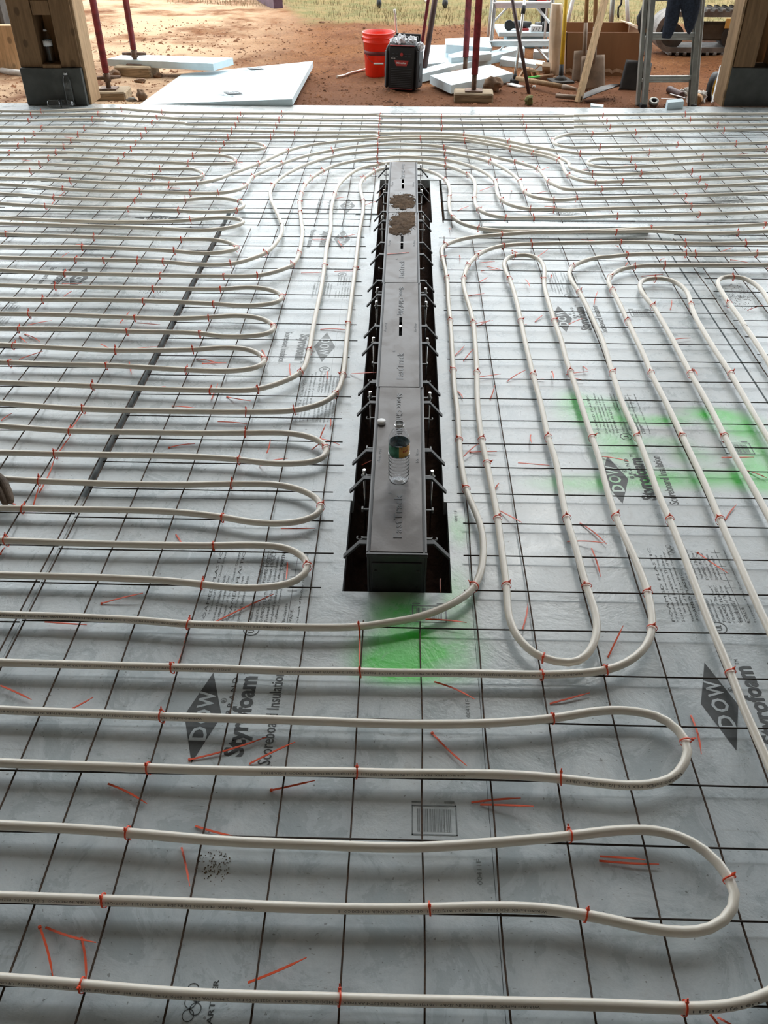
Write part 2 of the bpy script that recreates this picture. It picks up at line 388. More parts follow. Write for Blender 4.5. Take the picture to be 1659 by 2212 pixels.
def RZ(a): return Matrix.Rotation(a, 3, 'Z')
ORD = ['first','second','third','fourth','fifth','sixth','seventh','eighth','ninth','tenth','eleventh','twelfth','thirteenth','fourteenth','fifteenth','sixteenth','seventeenth','eighteenth','nineteenth','twentieth'] + ['%d%s' % (n, {1:'st',2:'nd',3:'rd'}.get(n % 10, 'th')) for n in range(21, 60)]
# ------------------------------------------------------------------ ground, trench, roof
GZ = -.05
def ground():
    mb = MB(); nx, ny = 150, 110
    xs = [-16 + 32*i/nx for i in range(nx+1)]
    ys = [7.62 + 9*(j/ny) for j in range(ny+1)] + [18, 22, 30, 45, 70]
    vs_ = []
    for y in ys:
        for x in xs:
            z = -.045 + .05*mnoise.noise(Vector((x*.5, y*.5, 0))) + .028*mnoise.noise(Vector((x*2.3, y*2.3, 4))) + .014*mnoise.noise(Vector((x*7, y*7, 9)))
            k = min(1, max(0, (y-7.62)/.9)); z = z*k + (-.045)*(1-k)
            vs_.append((x*(1 if y < 17 else y/8), y, z))
    w_ = nx+1; fs = [(j*w_+i, j*w_+i+1, (j+1)*w_+i+1, (j+1)*w_+i) for j in range(len(ys)-1) for i in range(nx)]
    mb.add(vs_, fs, True); tag(mb.build('ground', 'red_dirt'), kind='structure')
    mb = MB()        # prepared base under the boards, with the trench left open
    hx0, hx1, hy0, hy1 = -.165, .149, 1.722, 5.552
    for x0, x1, y0, y1 in ((-13, hx0, -5, 7.62), (hx1, 13, -5, 7.62), (hx0, hx1, -5, hy0), (hx0, hx1, hy1, 7.62)):
        mb.add([(x0,y0,-.052),(x1,y0,-.052),(x1,y1,-.052),(x0,y1,-.052)], [(0,1,2,3)])
    tag(mb.build('floor', 'red_dirt'), kind='structure')
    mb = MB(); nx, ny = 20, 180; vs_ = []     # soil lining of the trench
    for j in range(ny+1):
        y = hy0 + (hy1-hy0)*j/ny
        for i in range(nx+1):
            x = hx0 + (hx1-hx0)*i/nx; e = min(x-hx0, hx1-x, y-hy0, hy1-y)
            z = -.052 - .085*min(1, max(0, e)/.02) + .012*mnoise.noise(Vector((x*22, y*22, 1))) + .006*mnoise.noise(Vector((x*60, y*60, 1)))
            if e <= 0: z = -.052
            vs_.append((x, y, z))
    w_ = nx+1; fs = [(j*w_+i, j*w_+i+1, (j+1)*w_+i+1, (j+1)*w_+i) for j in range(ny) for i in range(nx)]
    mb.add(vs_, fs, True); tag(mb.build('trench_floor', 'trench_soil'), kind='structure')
    mb = MB(); mb.box((0, (ROOF_Y0+8.0)/2, ROOF_Z+.08), (25, 8.0-ROOF_Y0, .16)); tag(mb.build('ceiling', 'roof_wood'), kind='structure')
    for nm, x, y, sx, sy in (('added_wall_left', ADDED_WALL_L, 1.5, .15, 12), ('added_wall_right', ADDED_WALL_R, 1.5, .15, 12), ('added_wall_back', 0, ROOF_Y0-.08, 18, .15)):  # walls added out of view so daylight enters mainly from the front
        mb = MB(); h = ROOF_Z; mb.box((x, y if sy < 5 else (ROOF_Y0+7.0)/2, h/2-.06), (sx if sx < 5 else ADDED_WALL_R-ADDED_WALL_L, sy if sy < 5 else 7.0-ROOF_Y0, h), None); tag(mb.build(nm, 'roof_wood'), kind='structure')
    # soil clods on the dirt: nobody could count them
    mb = MB(); rnd = random.Random(3)
    oct_ = [(1,0,0),(-1,0,0),(0,1,0),(0,-1,0),(0,0,1),(0,0,-1)]; of = [(0,2,4),(2,1,4),(1,3,4),(3,0,4),(2,0,5),(1,2,5),(3,1,5),(0,3,5)]
    for _ in range(12000):
        y = 7.68 + 6.5*rnd.random()**1.7; x = rnd.uniform(-4.4, 4.4)
        if y > 12.3: continue
        r = rnd.uniform(.003, .013)*(2.3 if rnd.random() < .06 else 1)
        z = -.045 + (.05*mnoise.noise(Vector((x*.5, y*.5, 0))) + .028*mnoise.noise(Vector((x*2.3, y*2.3, 4))) + .014*mnoise.noise(Vector((x*7, y*7, 9)))) * min(1, (y-7.62)/.9)
        mb.add([(x+a*r*rnd.uniform(.6,1.5), y+b*r*rnd.uniform(.6,1.4), z+c*r*.7) for a,b,c in oct_], of)
    tag(mb.build('soil_clods', 'clod'), 'loose reddish clods and crumbs scattered on the dirt ground', 'soil', kind='stuff')
    mb = MB()
    for _ in range(15000):
        x = rnd.uniform(-3.6, 6); y = rnd.uniform(11.6, 15.5)
        lim = 12.0 + .45*mnoise.noise(Vector((x*.8, y*.8, 3))) + (1.1 if x < -1.4 else .0) + max(0, -x-1)*.4
        if y < lim + rnd.random()*.8: continue
        h = rnd.uniform(.02, .065); a = rnd.uniform(0, 6.28); l = rnd.uniform(0, .03); dx, dy = .004*math.cos(a), .004*math.sin(a)
        mb.add([(x-dx, y-dy, -.07), (x+dx, y+dy, -.07), (x+l*math.cos(a*3), y+l*math.sin(a*3), -.05+h)], [(0,1,2)])
    tag(mb.build('grass', 'grass_blade'), 'dry yellowish grass growing beyond the bare dirt', 'grass', kind='stuff')
ground()
def gz(x, y):
    z = -.045 + .05*mnoise.noise(Vector((x*.5, y*.5, 0))) + .028*mnoise.noise(Vector((x*2.3, y*2.3, 4))) + .014*mnoise.noise(Vector((x*7, y*7, 9)))
    k = min(1, max(0, (y-7.62)/.9)); return z*k + (-.045)*(1-k)

# ------------------------------------------------------------------ insulation boards
BOARDS = []
def board(x0, x1, y0, y1, label, poly=None, mat='foam_board', g=.0002):
    mb = MB(); poly = poly or [(x0+g, y0+g), (x1-g, y0+g), (x1-g, y1-g), (x0+g, y1-g)]
    mb.prism(poly, -.05, 0)
    c = ((x0+x1)/2, (y0+y1)/2, -.05)
    o = mb.build('insulation_board', mat, origin=c); tag(o, label, 'insulation board', 'blue grey foam boards covering the floor')
    BOARDS.append((x0, x1, y0, y1, o)); return o
g = .0008
board(-3.46, -2.24, -.29, 2.148, 'foam board at the far left front corner of the floor')
board(-2.24, -1.02, -.29, 2.148, 'foam board in the left foreground beside the wide seam')
board(-1.02, .2, -.29, 2.148, 'notched foam board under the near end of the drain',
      [(-1.02+g, -.29+g), (.2-g, -.29+g), (.2-g, 2.145), (.146, 2.145), (.146, 1.726), (-.162, 1.726), (-.162, 2.145), (-1.02+g, 2.145)])
board(.2, 1.42, -.29, 2.148, 'foam board in the right foreground under the hairpin bends')
board(1.42, 2.64, -.29, 2.148, 'foam board at the right edge of the foreground')
board(-3.46, -2.25, 2.148, 4.60, 'foam board beyond the left foreground at the frame edge')
board(-2.25, -1.036, 2.148, 4.60, 'dirty foam board left of the wide dark seam')
board(-1.013, -.29, 2.148, 4.60, 'foam board between the wide dark seam and the drain')
board(-.29, -.155, 2.148, 4.875, 'narrow clean foam strip along the left side of the drain')
board(.136, 1.376, 2.148, 4.76, 'foam board right of the drain with green paint marks')
board(1.3835, 2.60, 2.148, 4.76, 'foam board beyond the thin seam at the right')
board(2.60, 3.82, 2.148, 4.76, 'foam board at the far right middle of the floor')
board(-3.46, -2.24, 4.60, 4.885, 'short foam piece at the left edge before the rear boards')
board(-2.24, -1.036, 4.60, 4.885, 'short foam piece with sideways logo print at the left')
board(-1.012, -.29, 4.60, 4.885, 'short foam piece left of the drain rear half')
board(.215, 1.30, 4.76, 4.80, 'thin foam filler strip right of the drain rear half')
board(1.30, 2.64, 4.76, 4.82, 'thin foam filler strip farther right of the drain')
board(2.64, 3.9, 4.76, 4.82, 'thin foam filler strip at the right edge of the floor')
board(.149, .208, 4.76, 5.54, 'slim foam strip at the right of the drain far end')
board(-4.6, -2.6, 4.905, 6.12, 'rear foam board at the left frame edge')
board(-2.6, -.168, 4.905, 5.55, 'rear foam board left of the drain far end')
board(-2.6, -.168, 5.55, 6.12, 'rear foam board behind the left hairpin noses')
board(-.168, .222, 5.555, 6.12, 'small foam board just behind the drain far end')
board(.222, 2.64, 4.825, 6.12, 'rear foam board right of the drain far end')
board(2.64, 5.0, 4.825, 6.12, 'rear foam board at the right frame edge')
board(-5.0, -2.6, 6.12, 7.34, 'farthest full foam board in front of the left post')
board(-2.6, -.2, 6.12, 7.34, 'farthest full foam board left of centre')
board(-.2, 2.2, 6.12, 7.34, 'farthest full foam board right of centre')
board(2.2, 4.7, 6.12, 7.34, 'farthest full foam board in front of the right post')
board(-5.0, -2.6, 7.34, 7.60, 'foam edge strip under the left post')
board(-2.6, -.2, 7.34, 7.585, 'pale foam edge strip beside the loose outdoor board')
board(-.2, 2.2, 7.34, 7.56, 'pale foam edge strip below the radio')
board(2.2, 4.9, 7.34, 7.62, 'foam edge strip beside the right post')
# loose raised strip that hides part of one tube
mb = MB(); a = G(*px('D', 930, 1046), .045); b = G(*px('E', 728, 1046), .045)
mb.slab([(a.x, 4.610, .034), (b.x, 4.62, .034), (b.x, 4.672, .034), (a.x, 4.66, .034)], .034)
tag(mb.build('foam_strip', 'foam_board'), 'raised white foam strip hiding a tube right of the drain', 'foam strip')
def board_at(x, y):
    for x0, x1, y0, y1, o in BOARDS:
        if x0 <= x <= x1 and y0 <= y <= y1: return o
    return BOARDS[2][4]
def part_of(o, mb, name, mat, label=None):
    p = mb.build(name, mat); p.parent = o; p.matrix_parent_inverse = Matrix.Translation(o.location).inverted()
    if label: p['label'] = label
    return p
# ------------------------------------------------------------------ printing on the boards
def product_print(cx, cy, rot, faded=False, brand=True, clip=None, scl=1.0):
    """rot: direction the words run, as an angle from +x"""
    o = board_at(cx, cy); ink = 'faded_ink' if faded else 'dark_ink'
    X = Vector((math.cos(rot), math.sin(rot), 0)); Y = Vector((-math.sin(rot), math.cos(rot), 0)); c = Vector((cx, cy, 0))
    def L(x, y, z): return c + X*(x*scl) + Y*(y*scl) + Vector((0,0,z))
    mb = MB(); mb.add([L(-.135,0,.0005), L(0,-.045,.0005), L(.135,0,.0005), L(0,.045,.0005)], [(0,1,2,3)])
    part_of(o, mb, 'printed_logo', ink)
    mb = MB(); put_text(mb, 'D', L(-.073,-.020,.0009), X, Y, .040*scl, .040*scl, bold=.02)
    put_text(mb, 'O', L(-.024,-.021,.0009), X, Y, .042*scl, .042*scl, bold=.02); put_text(mb, 'W', L(.022,-.020,.0009), X, Y, .052*scl, .040*scl, bold=.02)
    part_of(o, mb, 'logo_lettering', 'foam_board')
    if brand:
        mb = MB(); put_text(mb, 'Styrofoam', L(-.115,-.129,.0006), X, Y, .240*scl, .062*scl, bold=.035)
        put_text(mb, 'B R A N D', L(.005,-.066,.0006), X, Y, .115*scl, .013*scl, bold=.01)
        put_text(mb, 'TM', L(.13,-.088,.0006), X, Y, .018*scl, .010*scl)
        put_text(mb, 'Scoreboard Insulation', L(-.135,-.180,.0006), X, Y, .275*scl, .030*scl, bold=.008)
        put_text(mb, 'R', L(.043,-.046,.0006), X, Y, .007*scl, .008*scl)
        r0 = L(.0465,-.042,.0006); n = 20
        ring = [r0 + Vector((math.cos(2*PI*k/n), math.sin(2*PI*k/n), 0))*.0075*scl for k in range(n)] + [r0 + Vector((math.cos(2*PI*k/n), math.sin(2*PI*k/n), 0))*.0063*scl for k in range(n)]
        mb.add(ring, [(k, (k+1) % n, n+(k+1) % n, n+k) for k in range(n)])
        part_of(o, mb, 'printed_text', ink)
product_print(-.468, 1.284, PI/2); product_print(.782, 1.350, PI/2); product_print(.706, 2.290, PI/2); product_print(.705, 3.52, PI/2)
product_print(-.334, 3.219, -PI/2, faded=True); product_print(-.343, 4.49, -PI/2, True); product_print(-.346, 5.035, -PI/2, True)
product_print(-1.42, 4.795, 0, brand=False); product_print(-1.597, 3.917, -PI/2); product_print(-1.62, 5.42, PI, True); product_print(-1.42, 6.4, PI, True)
product_print(1.95, 5.15, PI, True); product_print(2.7, 6.0, 0, True); product_print(2.3, 6.85, PI, True); product_print(.92, 4.93, 0, True, scl=.8)
FINE = ['FOAMED PLASTIC', '* Trademark of The Dow Chemical Company', 'Scoreboard Insulation Thickness', 'an affiliated company of Dow', 'Trademark of The Dow Chemical Company']
def fine_print(x0, y0, x1, y1, faded=False, rot=1, table=True, seed=0):
    """block between x0..x1 (line by line) and y0..y1 (the way the words run)"""
    o = board_at((x0+x1)/2, (y0+y1)/2); rnd = random.Random(seed); mb = MB(); H_ = y1-y0
    X = Vector((0, rot, 0)); Y = Vector((-rot, 0, 0)); xs = []
    def line(x, ya, yb, s, h):
        org = (x+h, ya, .0006) if rot > 0 else (x-h, yb, .0006)
        put_text(mb, s, org, X, Y, yb-ya, h, res=1)
    W = x1-x0; k = 0; x = x0
    while x < x0 + W*.40:
        ya = y0 + H_*rnd.choice([0, 0, .12, .02]); yb = y1 - H_*rnd.choice([0, .05, .1, .35]); line(x, ya, yb, FINE[k % 5], .0085); x += .0135; k += 1
    for q in range(6):
        line(x0 + W*.48 + q*.0135, y0, y0 + H_*(.30 if q < 2 else .48), FINE[(k+q) % 5][:22], .0085)
        line(x0 + W*.48 + q*.0135, y0 + H_*.56, y1 - H_*.02*q, FINE[(k+q+1) % 5][:22], .0085)
    n = 24; cc = Vector((x0 + W*.52, y0 - .02, .0006)) if rot > 0 else Vector((x0 + W*.52, y1 + .02, .0006))
    for R_ in (.022, ):
        mb.add([cc + Vector((math.cos(2*PI*q/n), math.sin(2*PI*q/n), 0))*R_ for q in range(n)] + [cc + Vector((math.cos(2*PI*q/n), math.sin(2*PI*q/n), 0))*(R_-.003) for q in range(n)],
               [(q, (q+1) % n, n+(q+1) % n, n+q) for q in range(n)])
    put_text(mb, 'UL', cc - X*.010 - Y*.008, X, Y, .020, .016, bold=.02)
    if table:
        tx = x0 + W*.86
        mb.add([(tx, y0, .0006), (tx+.0012, y0, .0006), (tx+.0012, y1, .0006), (tx, y1, .0006)], [(0,1,2,3)])
        for q in range(6):
            yy = y0 + H_*(.45+.1*q); mb.add([(tx-.013, yy, .0006), (tx+.014, yy, .0006), (tx+.014, yy+.0012, .0006), (tx-.013, yy+.0012, .0006)], [(0,1,2,3)])
        line(tx-.014, y0, y0+H_*.28, 'Thickness', .008); line(tx+.004, y0, y0+H_*.2, 'R-VALUE', .008)
        line(tx+.024, y0, y1, FINE[4], .0075)
    part_of(o, mb, 'printed_text', 'faded_ink' if faded else 'dark_ink')
fine_print(-.535, 1.59, -.265, 1.885, seed=1); fine_print(.735, 1.63, .965, 1.935, seed=2); fine_print(.700, 2.57, .885, 2.855, seed=3)
fine_print(-.385, 2.62, -.255, 3.0, True, -1, False, 4); fine_print(.70, 3.79, .84, 4.05, True, 1, False, 5); fine_print(-.43, 3.72, -.20, 3.98, True, -1, False, 6)
fine_print(-1.98, 3.33, -1.66, 3.62, True, -1, False, 7); fine_print(-.52, .33, -.25, .60, seed=8)
def olympic(cx, cy, s=1):
    mb = MB(); n = 20
    for q, (dx, dy) in enumerate(((0,-.022),(0,0),(0,.022),(.011,-.011),(.011,.011))):
        cc = Vector((cx+dx*s, cy+dy*s, .0007)); mb.add([cc + Vector((math.cos(2*PI*k/n), math.sin(2*PI*k/n), 0))*.011*s for k in range(n)] + [cc + Vector((math.cos(2*PI*k/n), math.sin(2*PI*k/n), 0))*.0095*s for k in range(n)], [(k, (k+1) % n, n+(k+1) % n, n+k) for k in range(n)])
    mb.add([(cx-.025, cy-.045, .0007), (cx+.025, cy-.045, .0007), (cx+.025, cy-.043, .0007), (cx-.025, cy-.043, .0007)], [(0,1,2,3)])
    put_text(mb, 'E PARTNER', (cx+.045, cy-.06, .0007), (0,1,0), (-1,0,0), .10, .010, bold=.01)
    part_of(board_at(cx, cy), mb, 'printed_emblem', 'dark_ink')
olympic(-.365, .645); olympic(-.385, 1.87, .8); olympic(.80, 1.93, .7)
def barcode(x0, y0, x1, y1):
    mb = MB(); rnd = random.Random(int(y0*100)); z = .0006
    def r(a, b, c, d): mb.add([(a,b,z),(c,b,z),(c,d,z),(a,d,z)], [(0,1,2,3)])
    t = .003; r(x0, y0, x1, y0+t); r(x0, y1-t, x1, y1); r(x0, y0, x0+t, y1); r(x1-t, y0, x1, y1)
    x = x0+.012
    while x < x1-.014:
        wd = rnd.choice([.001, .0018, .0028]); r(x, y0+.008, x+wd, y1-.010); x += wd + rnd.choice([.0014, .0025])
    r(x0, y1+.005, x0+.022, y1+.009); r(x1-.026, y1+.005, x1-.004, y1+.010)
    part_of(board_at((x0+x1)/2, (y0+y1)/2), mb, 'printed_barcode', 'faded_ink')
barcode(.033, .984, .130, 1.056); barcode(.034, 1.610, .128, 1.675); barcode(1.12, 2.45, 1.22, 2.52); barcode(1.02, 3.55, 1.12, 3.62)
def batch_code(x, y, s='00411F'):
    mb = MB(); put_text(mb, s, (x+.008, y, .0006), (0,1,0), (-1,0,0), .055, .010)
    part_of(board_at(x, y), mb, 'printed_text', 'faded_ink')
a = G(*px('C8', 410, 600)); batch_code(a.x, a.y); a = G(*px('C6', 360, 1000)); batch_code(a.x, a.y); batch_code(.168, 2.05)
# ------------------------------------------------------------------ welded wire mesh sheets
ZL, ZX = .0135, .0175; WR = .0021
def wob(x, y, s=0): return .0035*mnoise.noise(Vector((x*1.3, y*1.3, s))) + .0012*mnoise.noise(Vector((x*6, y*6, s+5)))
def wire_sheet(label, longs, crosses):
    xs = [l[0] for l in longs]; ys = [c[0] for c in crosses]
    root = empty('wire_mesh_sheet', ((min(xs)+max(xs))/2, (min(ys)+max(ys))/2, ZL-WR), label, 'wire mesh')
    for x, y0, y1 in longs:
        n = max(2, int((y1-y0)/.08)); rnd = random.Random(int(x*1000)); k = rnd.uniform(-.002, .002)
        MB().tube([(x + k*math.sin(2*y0+i) + .0015*mnoise.noise(Vector((x*9, (y0+(y1-y0)*i/n)*1.5, 2))), y0+(y1-y0)*i/n, ZL+wob(x, y0+(y1-y0)*i/n)) for i in range(n+1)], WR, 6).build('long_wire', 'rusty_wire', root)
    for y, x0, x1 in crosses:
        n = max(2, int((x1-x0)/.08))
        MB().tube([(x0+(x1-x0)*i/n, y + .002*mnoise.noise(Vector(((x0+(x1-x0)*i/n)*1.5, y*9, 7))), ZX+wob(x0+(x1-x0)*i/n, y)) for i in range(n+1)], WR, 6).build('cross_wire', 'steel_wire', root)
X4 = [-1.003,-.853,-.704,-.556,-.402,-.25,-.096,.056,.206,.356,.512,.667,.822,.976,1.13,1.284,1.438]
Y4 = [4.467,4.328,4.168,4.022,3.869,3.713,3.556,3.401,3.245,3.09,2.926,2.774,2.617,2.464,2.321,2.17,2.019,1.868,1.72,1.572,1.418,1.268,1.109,.960,.809,.657,.505,.353,.2]
lo = []
for x in X4:
    if x < -.2: lo.append((x, .16, 4.50 if x < -.9 else 4.60))
    elif x < .15: lo.append((x, .16, 1.60))
    else: lo.append((x, .16 if x < .5 or x > 1 else .16, 4.50))
lo = [(x, a, b) for x, a, b in lo]
cr = []
for i, y in enumerate(Y4):
    if y > 1.65:
        cr.append((y, -1.008, -.208+.012*((i*7) % 3-1))); cr.append((y, .184+.006*((i*5) % 3-1), 1.442))
    else: cr.append((y, -1.008, 1.442))
wire_sheet('rusty wire mesh sheet cut open around the drain, nearest the camera', lo, cr)
X3 = [-1.028,-1.19,-1.345,-1.504,-1.663,-1.817,-1.98,-2.14,-2.297,-2.45,-2.61]
Y3 = [4.585,4.43,4.25,4.093,3.93,3.77,3.608,3.45,3.296,3.138,2.98,2.823,2.665,2.508,2.350,2.195,2.035,1.880,1.723,1.566,1.41,1.26,1.11,.958,.806,.655,.50]
wire_sheet('wire mesh sheet over the left foreground, left of the doubled wire', [(x, .45, 4.62) for x in X3], [(y, -2.65, -1.013) for y in Y3])
YF = [7.241]; 
for yy in (137, 180, 228, 277, 330, 382, 440, 497, 552, 610, 672, 740, 808, 882, 962): YF.append(round(G(*px('D', 600, yy), .018).y, 3))
YF.append(4.64)
XF = [-2.22,-2.07,-1.93,-1.775,-1.62,-1.458,-1.30,-1.145,-.985,-.82,-.668,-.507,-.353,-.199,-.048,.103,.256,.42,.57,.717,.88,1.035,1.19,1.343,1.503,1.654,1.825,1.995,2.165,2.325,2.48,2.64,2.80,2.95,3.1,3.25]
lo = [(x, 5.6 if -.17 < x < .15 else (4.84 if x > .9 else 4.64), 7.26) for x in XF]
cr = []
for y in YF:
    if y < 5.57: cr.append((y, -2.30, -.195 if y < 5.45 else -.19)); 
    else: cr.append((y, -2.32, 3.3)); continue
    if y > 4.7: cr.append((y, .205, 3.3))
wire_sheet('wire mesh sheet spanning the rear floor behind the drain', lo, cr)
YL = [7.236,7.081,6.914,6.715,6.515,6.319,6.162,6.026,5.906,5.768,5.589,5.416,5.25,5.1,4.897]
wire_sheet('wire mesh sheet on the rear floor at the left edge', [(x, 4.86, 7.26) for x in (-2.41,-2.575,-2.74,-2.91,-3.08,-3.25,-3.42,-3.6)], [(y, -3.7, -2.335) for y in YL])
wire_sheet('wire mesh sheet on the right beyond the doubled wire', [(x, 1.6, 4.60) for x in (1.483,1.632,1.792,1.945,2.10,2.255,2.41)], [(y, 1.45, 2.5) for y in (4.55,4.38,4.235,4.09,3.95,3.795,3.637,3.482,3.322,3.16,3.0,2.85,2.69,2.53,2.37,2.2,2.05,1.9,1.75)])
# ------------------------------------------------------------------ tubing: traced courses on the floor
ZT, TR = .0305, .0104
T = {}
def tp(*segs):
    out = []
    for s in segs:
        c = s[0]
        for x, y in s[1:]:
            p = G(*px(c, x, y), ZT); out.append(p)
    return out
T['a'] = ('the tube nearest the camera', tp(('C7',(-60,1000),(0,1005),(300,1028),(700,1062),(1000,1077),(1400,1088)),('C8',(0,1097),(500,1108),(1000,1120),(1290,1132),(1450,1128),(1600,1095),(1659,1072),(1760,1010))))
T['b'] = ('the first hairpin from the camera', tp(('C7',(-80,648),(0,650),(300,660),(600,670),(1000,685),(1400,700)),('C8',(0,703),(200,702),(500,696),(700,704),(870,730),(1000,755),(1150,790),(1300,805),(1400,795),(1480,762),(1520,700),(1528,640),(1505,575),(1450,500),(1380,440),(1280,390),(1180,365),(1080,360),(950,370),(800,390),(600,408),(400,424),(200,436),(0,438)),('C7',(1400,428),(1000,412),(800,397),(600,378),(300,355),(0,340),(-80,336))))
T['c'] = ('the second hairpin from the camera', tp(('C7',(-80,66),(0,70),(300,82),(640,94),(1000,107),(1530,113)),('C8',(0,117),(300,120),(600,128),(770,143),(1000,168),(1100,172),(1200,158),(1270,125),(1308,75),(1320,20)),('C6',(1316,1105),(1280,1055),(1220,1008),(1130,980),(1020,968),(900,976),(730,1005),(550,1020),(400,1028),(200,1030),(0,1028)),('C5',(1400,1018),(1100,1008),(700,995),(400,982),(200,974),(0,965),(-80,960))))
T['d'] = ('the long tube with two right hand bends', tp(('C5',(-80,758),(0,762),(300,770),(700,782),(1000,790),(1300,800),(1550,802)),('C6',(0,806),(200,808),(400,810),(680,814),(850,808),(960,797),(1050,765),(1120,712),(1155,650),(1160,580),(1140,460),(1100,350),(1050,240),(1010,150),(975,50)),
    ('C4',(950,1060),(930,980),(900,890),(860,770),(825,660),(790,560)),('H',(1265,1145),(1200,960),(1150,800),(1115,680),(1100,580),(1105,480),(1090,410),(1040,350),(960,322),(870,315),(795,325),(735,355),(712,410),(730,480),(765,555),(800,650),(840,800),(875,960),(910,1130)),
    ('C4',(645,620),(680,750),(710,890),(745,1000),(765,1119)),('C6',(790,140),(830,270),(875,430),(910,530),(922,610),(910,680),(870,740),(810,768),(740,762),(680,740),(620,700),(570,640),(540,560),(530,430),(510,280),(492,140)),
    ('C4',(465,1100),(445,1000),(423,900),(410,800),(403,700),(402,610)),('H',(430,1150),(410,960),(375,820),(335,690),(318,610),(322,550),(360,430),(445,330),(560,265),(700,228),(850,214),(985,210),(1300,203),(1659,197)),('I',(340,178),(600,183),(920,192),(1200,193),(1460,188),(1659,185),(1800,180))))
T['e'] = ('the tube rounding the near end of the drain', tp(('C5',(-80,550),(0,555),(300,565),(600,580),(810,597),(1000,602),(1300,610),(1550,607)),('C6',(0,592),(150,565),(280,515),(375,455),(415,385),(430,300),(425,200),(400,120),(360,30)),('C4',(335,1010),(325,900),(318,780),(305,680),(300,600)),('H',(205,1200),(190,960),(172,780),(158,550),(120,370),(103,290),(112,250),(145,222),(250,178),(400,145),(690,120),(940,102),(1300,94)),('I',(0,82),(300,85),(600,80),(900,93),(1100,98),(1350,94),(1659,82),(1800,76))))
L = 'left hairpin, '
T['L1'] = ('left hairpin one from the drain front', tp(('C5',(-80,232),(0,235),(300,245),(640,254),(920,257),(1100,254),(1220,263),(1300,296),(1338,340),(1330,380),(1280,412),(1200,432),(1100,440),(980,437),(870,424),(700,408),(500,398),(300,392),(0,385),(-80,383))))
T['L2'] = ('left hairpin two from the drain front', tp(('C3',(-80,1060),(0,1067),(200,1080),(500,1090),(800,1094),(1000,1090),(1180,1092)),('C5',(1230,-2),(1310,20),(1370,52),(1390,88),(1370,125),(1315,148),(1240,160),(1100,157),(960,134),(800,115),(600,105),(300,100),(100,97),(0,96),(-80,95))))
T['L3'] = ('left hairpin three from the drain front', tp(('C3',(-80,832),(0,840),(300,862),(600,868),(900,872),(1060,870),(1240,870),(1340,887),(1400,918),(1415,950),(1390,982),(1330,998),(1220,1003),(1120,997),(1030,985),(800,972),(500,966),(240,962),(0,956),(-80,955))))
T['L4'] = ('left hairpin four from the drain front', tp(('C3',(-80,487),(0,490),(300,505),(500,513),(830,511),(980,502),(1080,512),(1135,540),(1146,565),(1110,588),(1020,602),(900,603),(700,592),(460,578),(200,572),(0,566),(-80,565))))
T['L5'] = ('left hairpin five from the drain front', tp(('C3',(-80,354),(0,355),(200,358),(580,372),(750,376),(900,371),(1020,364),(1110,371),(1168,393),(1186,420),(1160,440),(1080,452),(960,454),(860,440),(550,431),(300,422),(0,420),(-80,420))))
T['L6'] = ('left hairpin six from the drain front', tp(('C3',(-80,229),(0,231),(240,238),(660,246),(950,249),(1080,241),(1170,252),(1222,280),(1208,300),(1150,315),(1050,321),(920,312),(620,300),(300,295),(0,292),(-80,291))))
T['L7'] = ('left hairpin seven from the drain front', tp(('F',(-80,172),(0,178),(400,192),(800,205),(1200,218),(1540,226)),('G',(0,225),(130,225),(250,229),(370,253),(452,297),(400,320),(300,337),(150,345),(0,336)),('F',(1480,326),(1100,306),(700,290),(300,288),(0,285),(-80,284))))
T['L8'] = ('left hairpin eight from the drain front', tp(('F',(-80,38),(0,42),(500,62),(1000,76),(1400,74)),('G',(0,66),(130,52),(300,42),(400,44),(480,58),(502,80),(430,112),(280,140),(100,152),(0,147)),('F',(1590,141),(1200,128),(870,114),(400,100),(0,90),(-80,88))))
T['L9'] = ('left hairpin nine from the drain front', tp(('A',(-80,780),(0,786),(200,797),(460,818),(800,832),(1148,840),(1500,840)),('B',(0,838),(120,826),(250,821),(370,830),(465,850),(505,882),(480,912),(430,928),(300,940),(100,941),(0,935)),('A',(1550,930),(1300,920),(1090,912),(800,906),(390,893),(0,869),(-80,865))))
T['L10'] = ('rear left hairpin one', tp(('A',(-80,528),(0,531),(340,530),(700,545),(1000,560),(1362,572),(1560,572)),('B',(0,570),(70,574),(130,594),(158,622),(137,642),(60,654),(0,656)),('A',(1500,655),(1305,640),(900,615),(600,600),(262,590),(0,590),(-80,590))))
T['L11'] = ('rear left hairpin two', tp(('A',(-80,428),(0,430),(250,432),(478,430),(800,440),(1062,446),(1400,452)),('B',(0,457),(70,459),(250,455),(370,466),(430,492),(432,515),(380,525),(250,530),(120,530),(20,525)),('A',(1598,522),(1300,512),(1007,500),(700,485),(412,475),(200,478),(0,478),(-80,478))))
T['L12'] = ('rear left hairpin three', tp(('A',(-80,318),(0,321),(300,322),(608,325),(900,338),(1157,345),(1500,350)),('B',(0,351),(330,352),(500,347),(610,352),(675,374),(685,395),(620,408),(480,413),(292,412),(0,403)),('A',(1400,400),(1117,397),(800,388),(545,380),(157,373),(0,375),(-80,376))))
T['t7'] = ('the innermost tube around the drain', tp(('C3',(-80,737),(0,742),(360,768),(700,777),(1060,780),(1270,773),(1390,742),(1452,700),(1482,620),(1495,500),(1505,400),(1520,280),(1535,160)),('B',(1490,1100),(1515,960),(1520,850),(1502,780),(1492,710),(1525,655),(1610,597)),('D',(40,562),(150,538),(260,530),(380,545),(460,562),(540,590),(620,648),(648,720),(642,790),(642,860),(672,940),(760,995),(880,1030),(1100,1052),(1400,1056)),('E',(100,1053),(400,1046),(740,1028),(1100,1020),(1400,1010),(1659,998),(1760,995))))
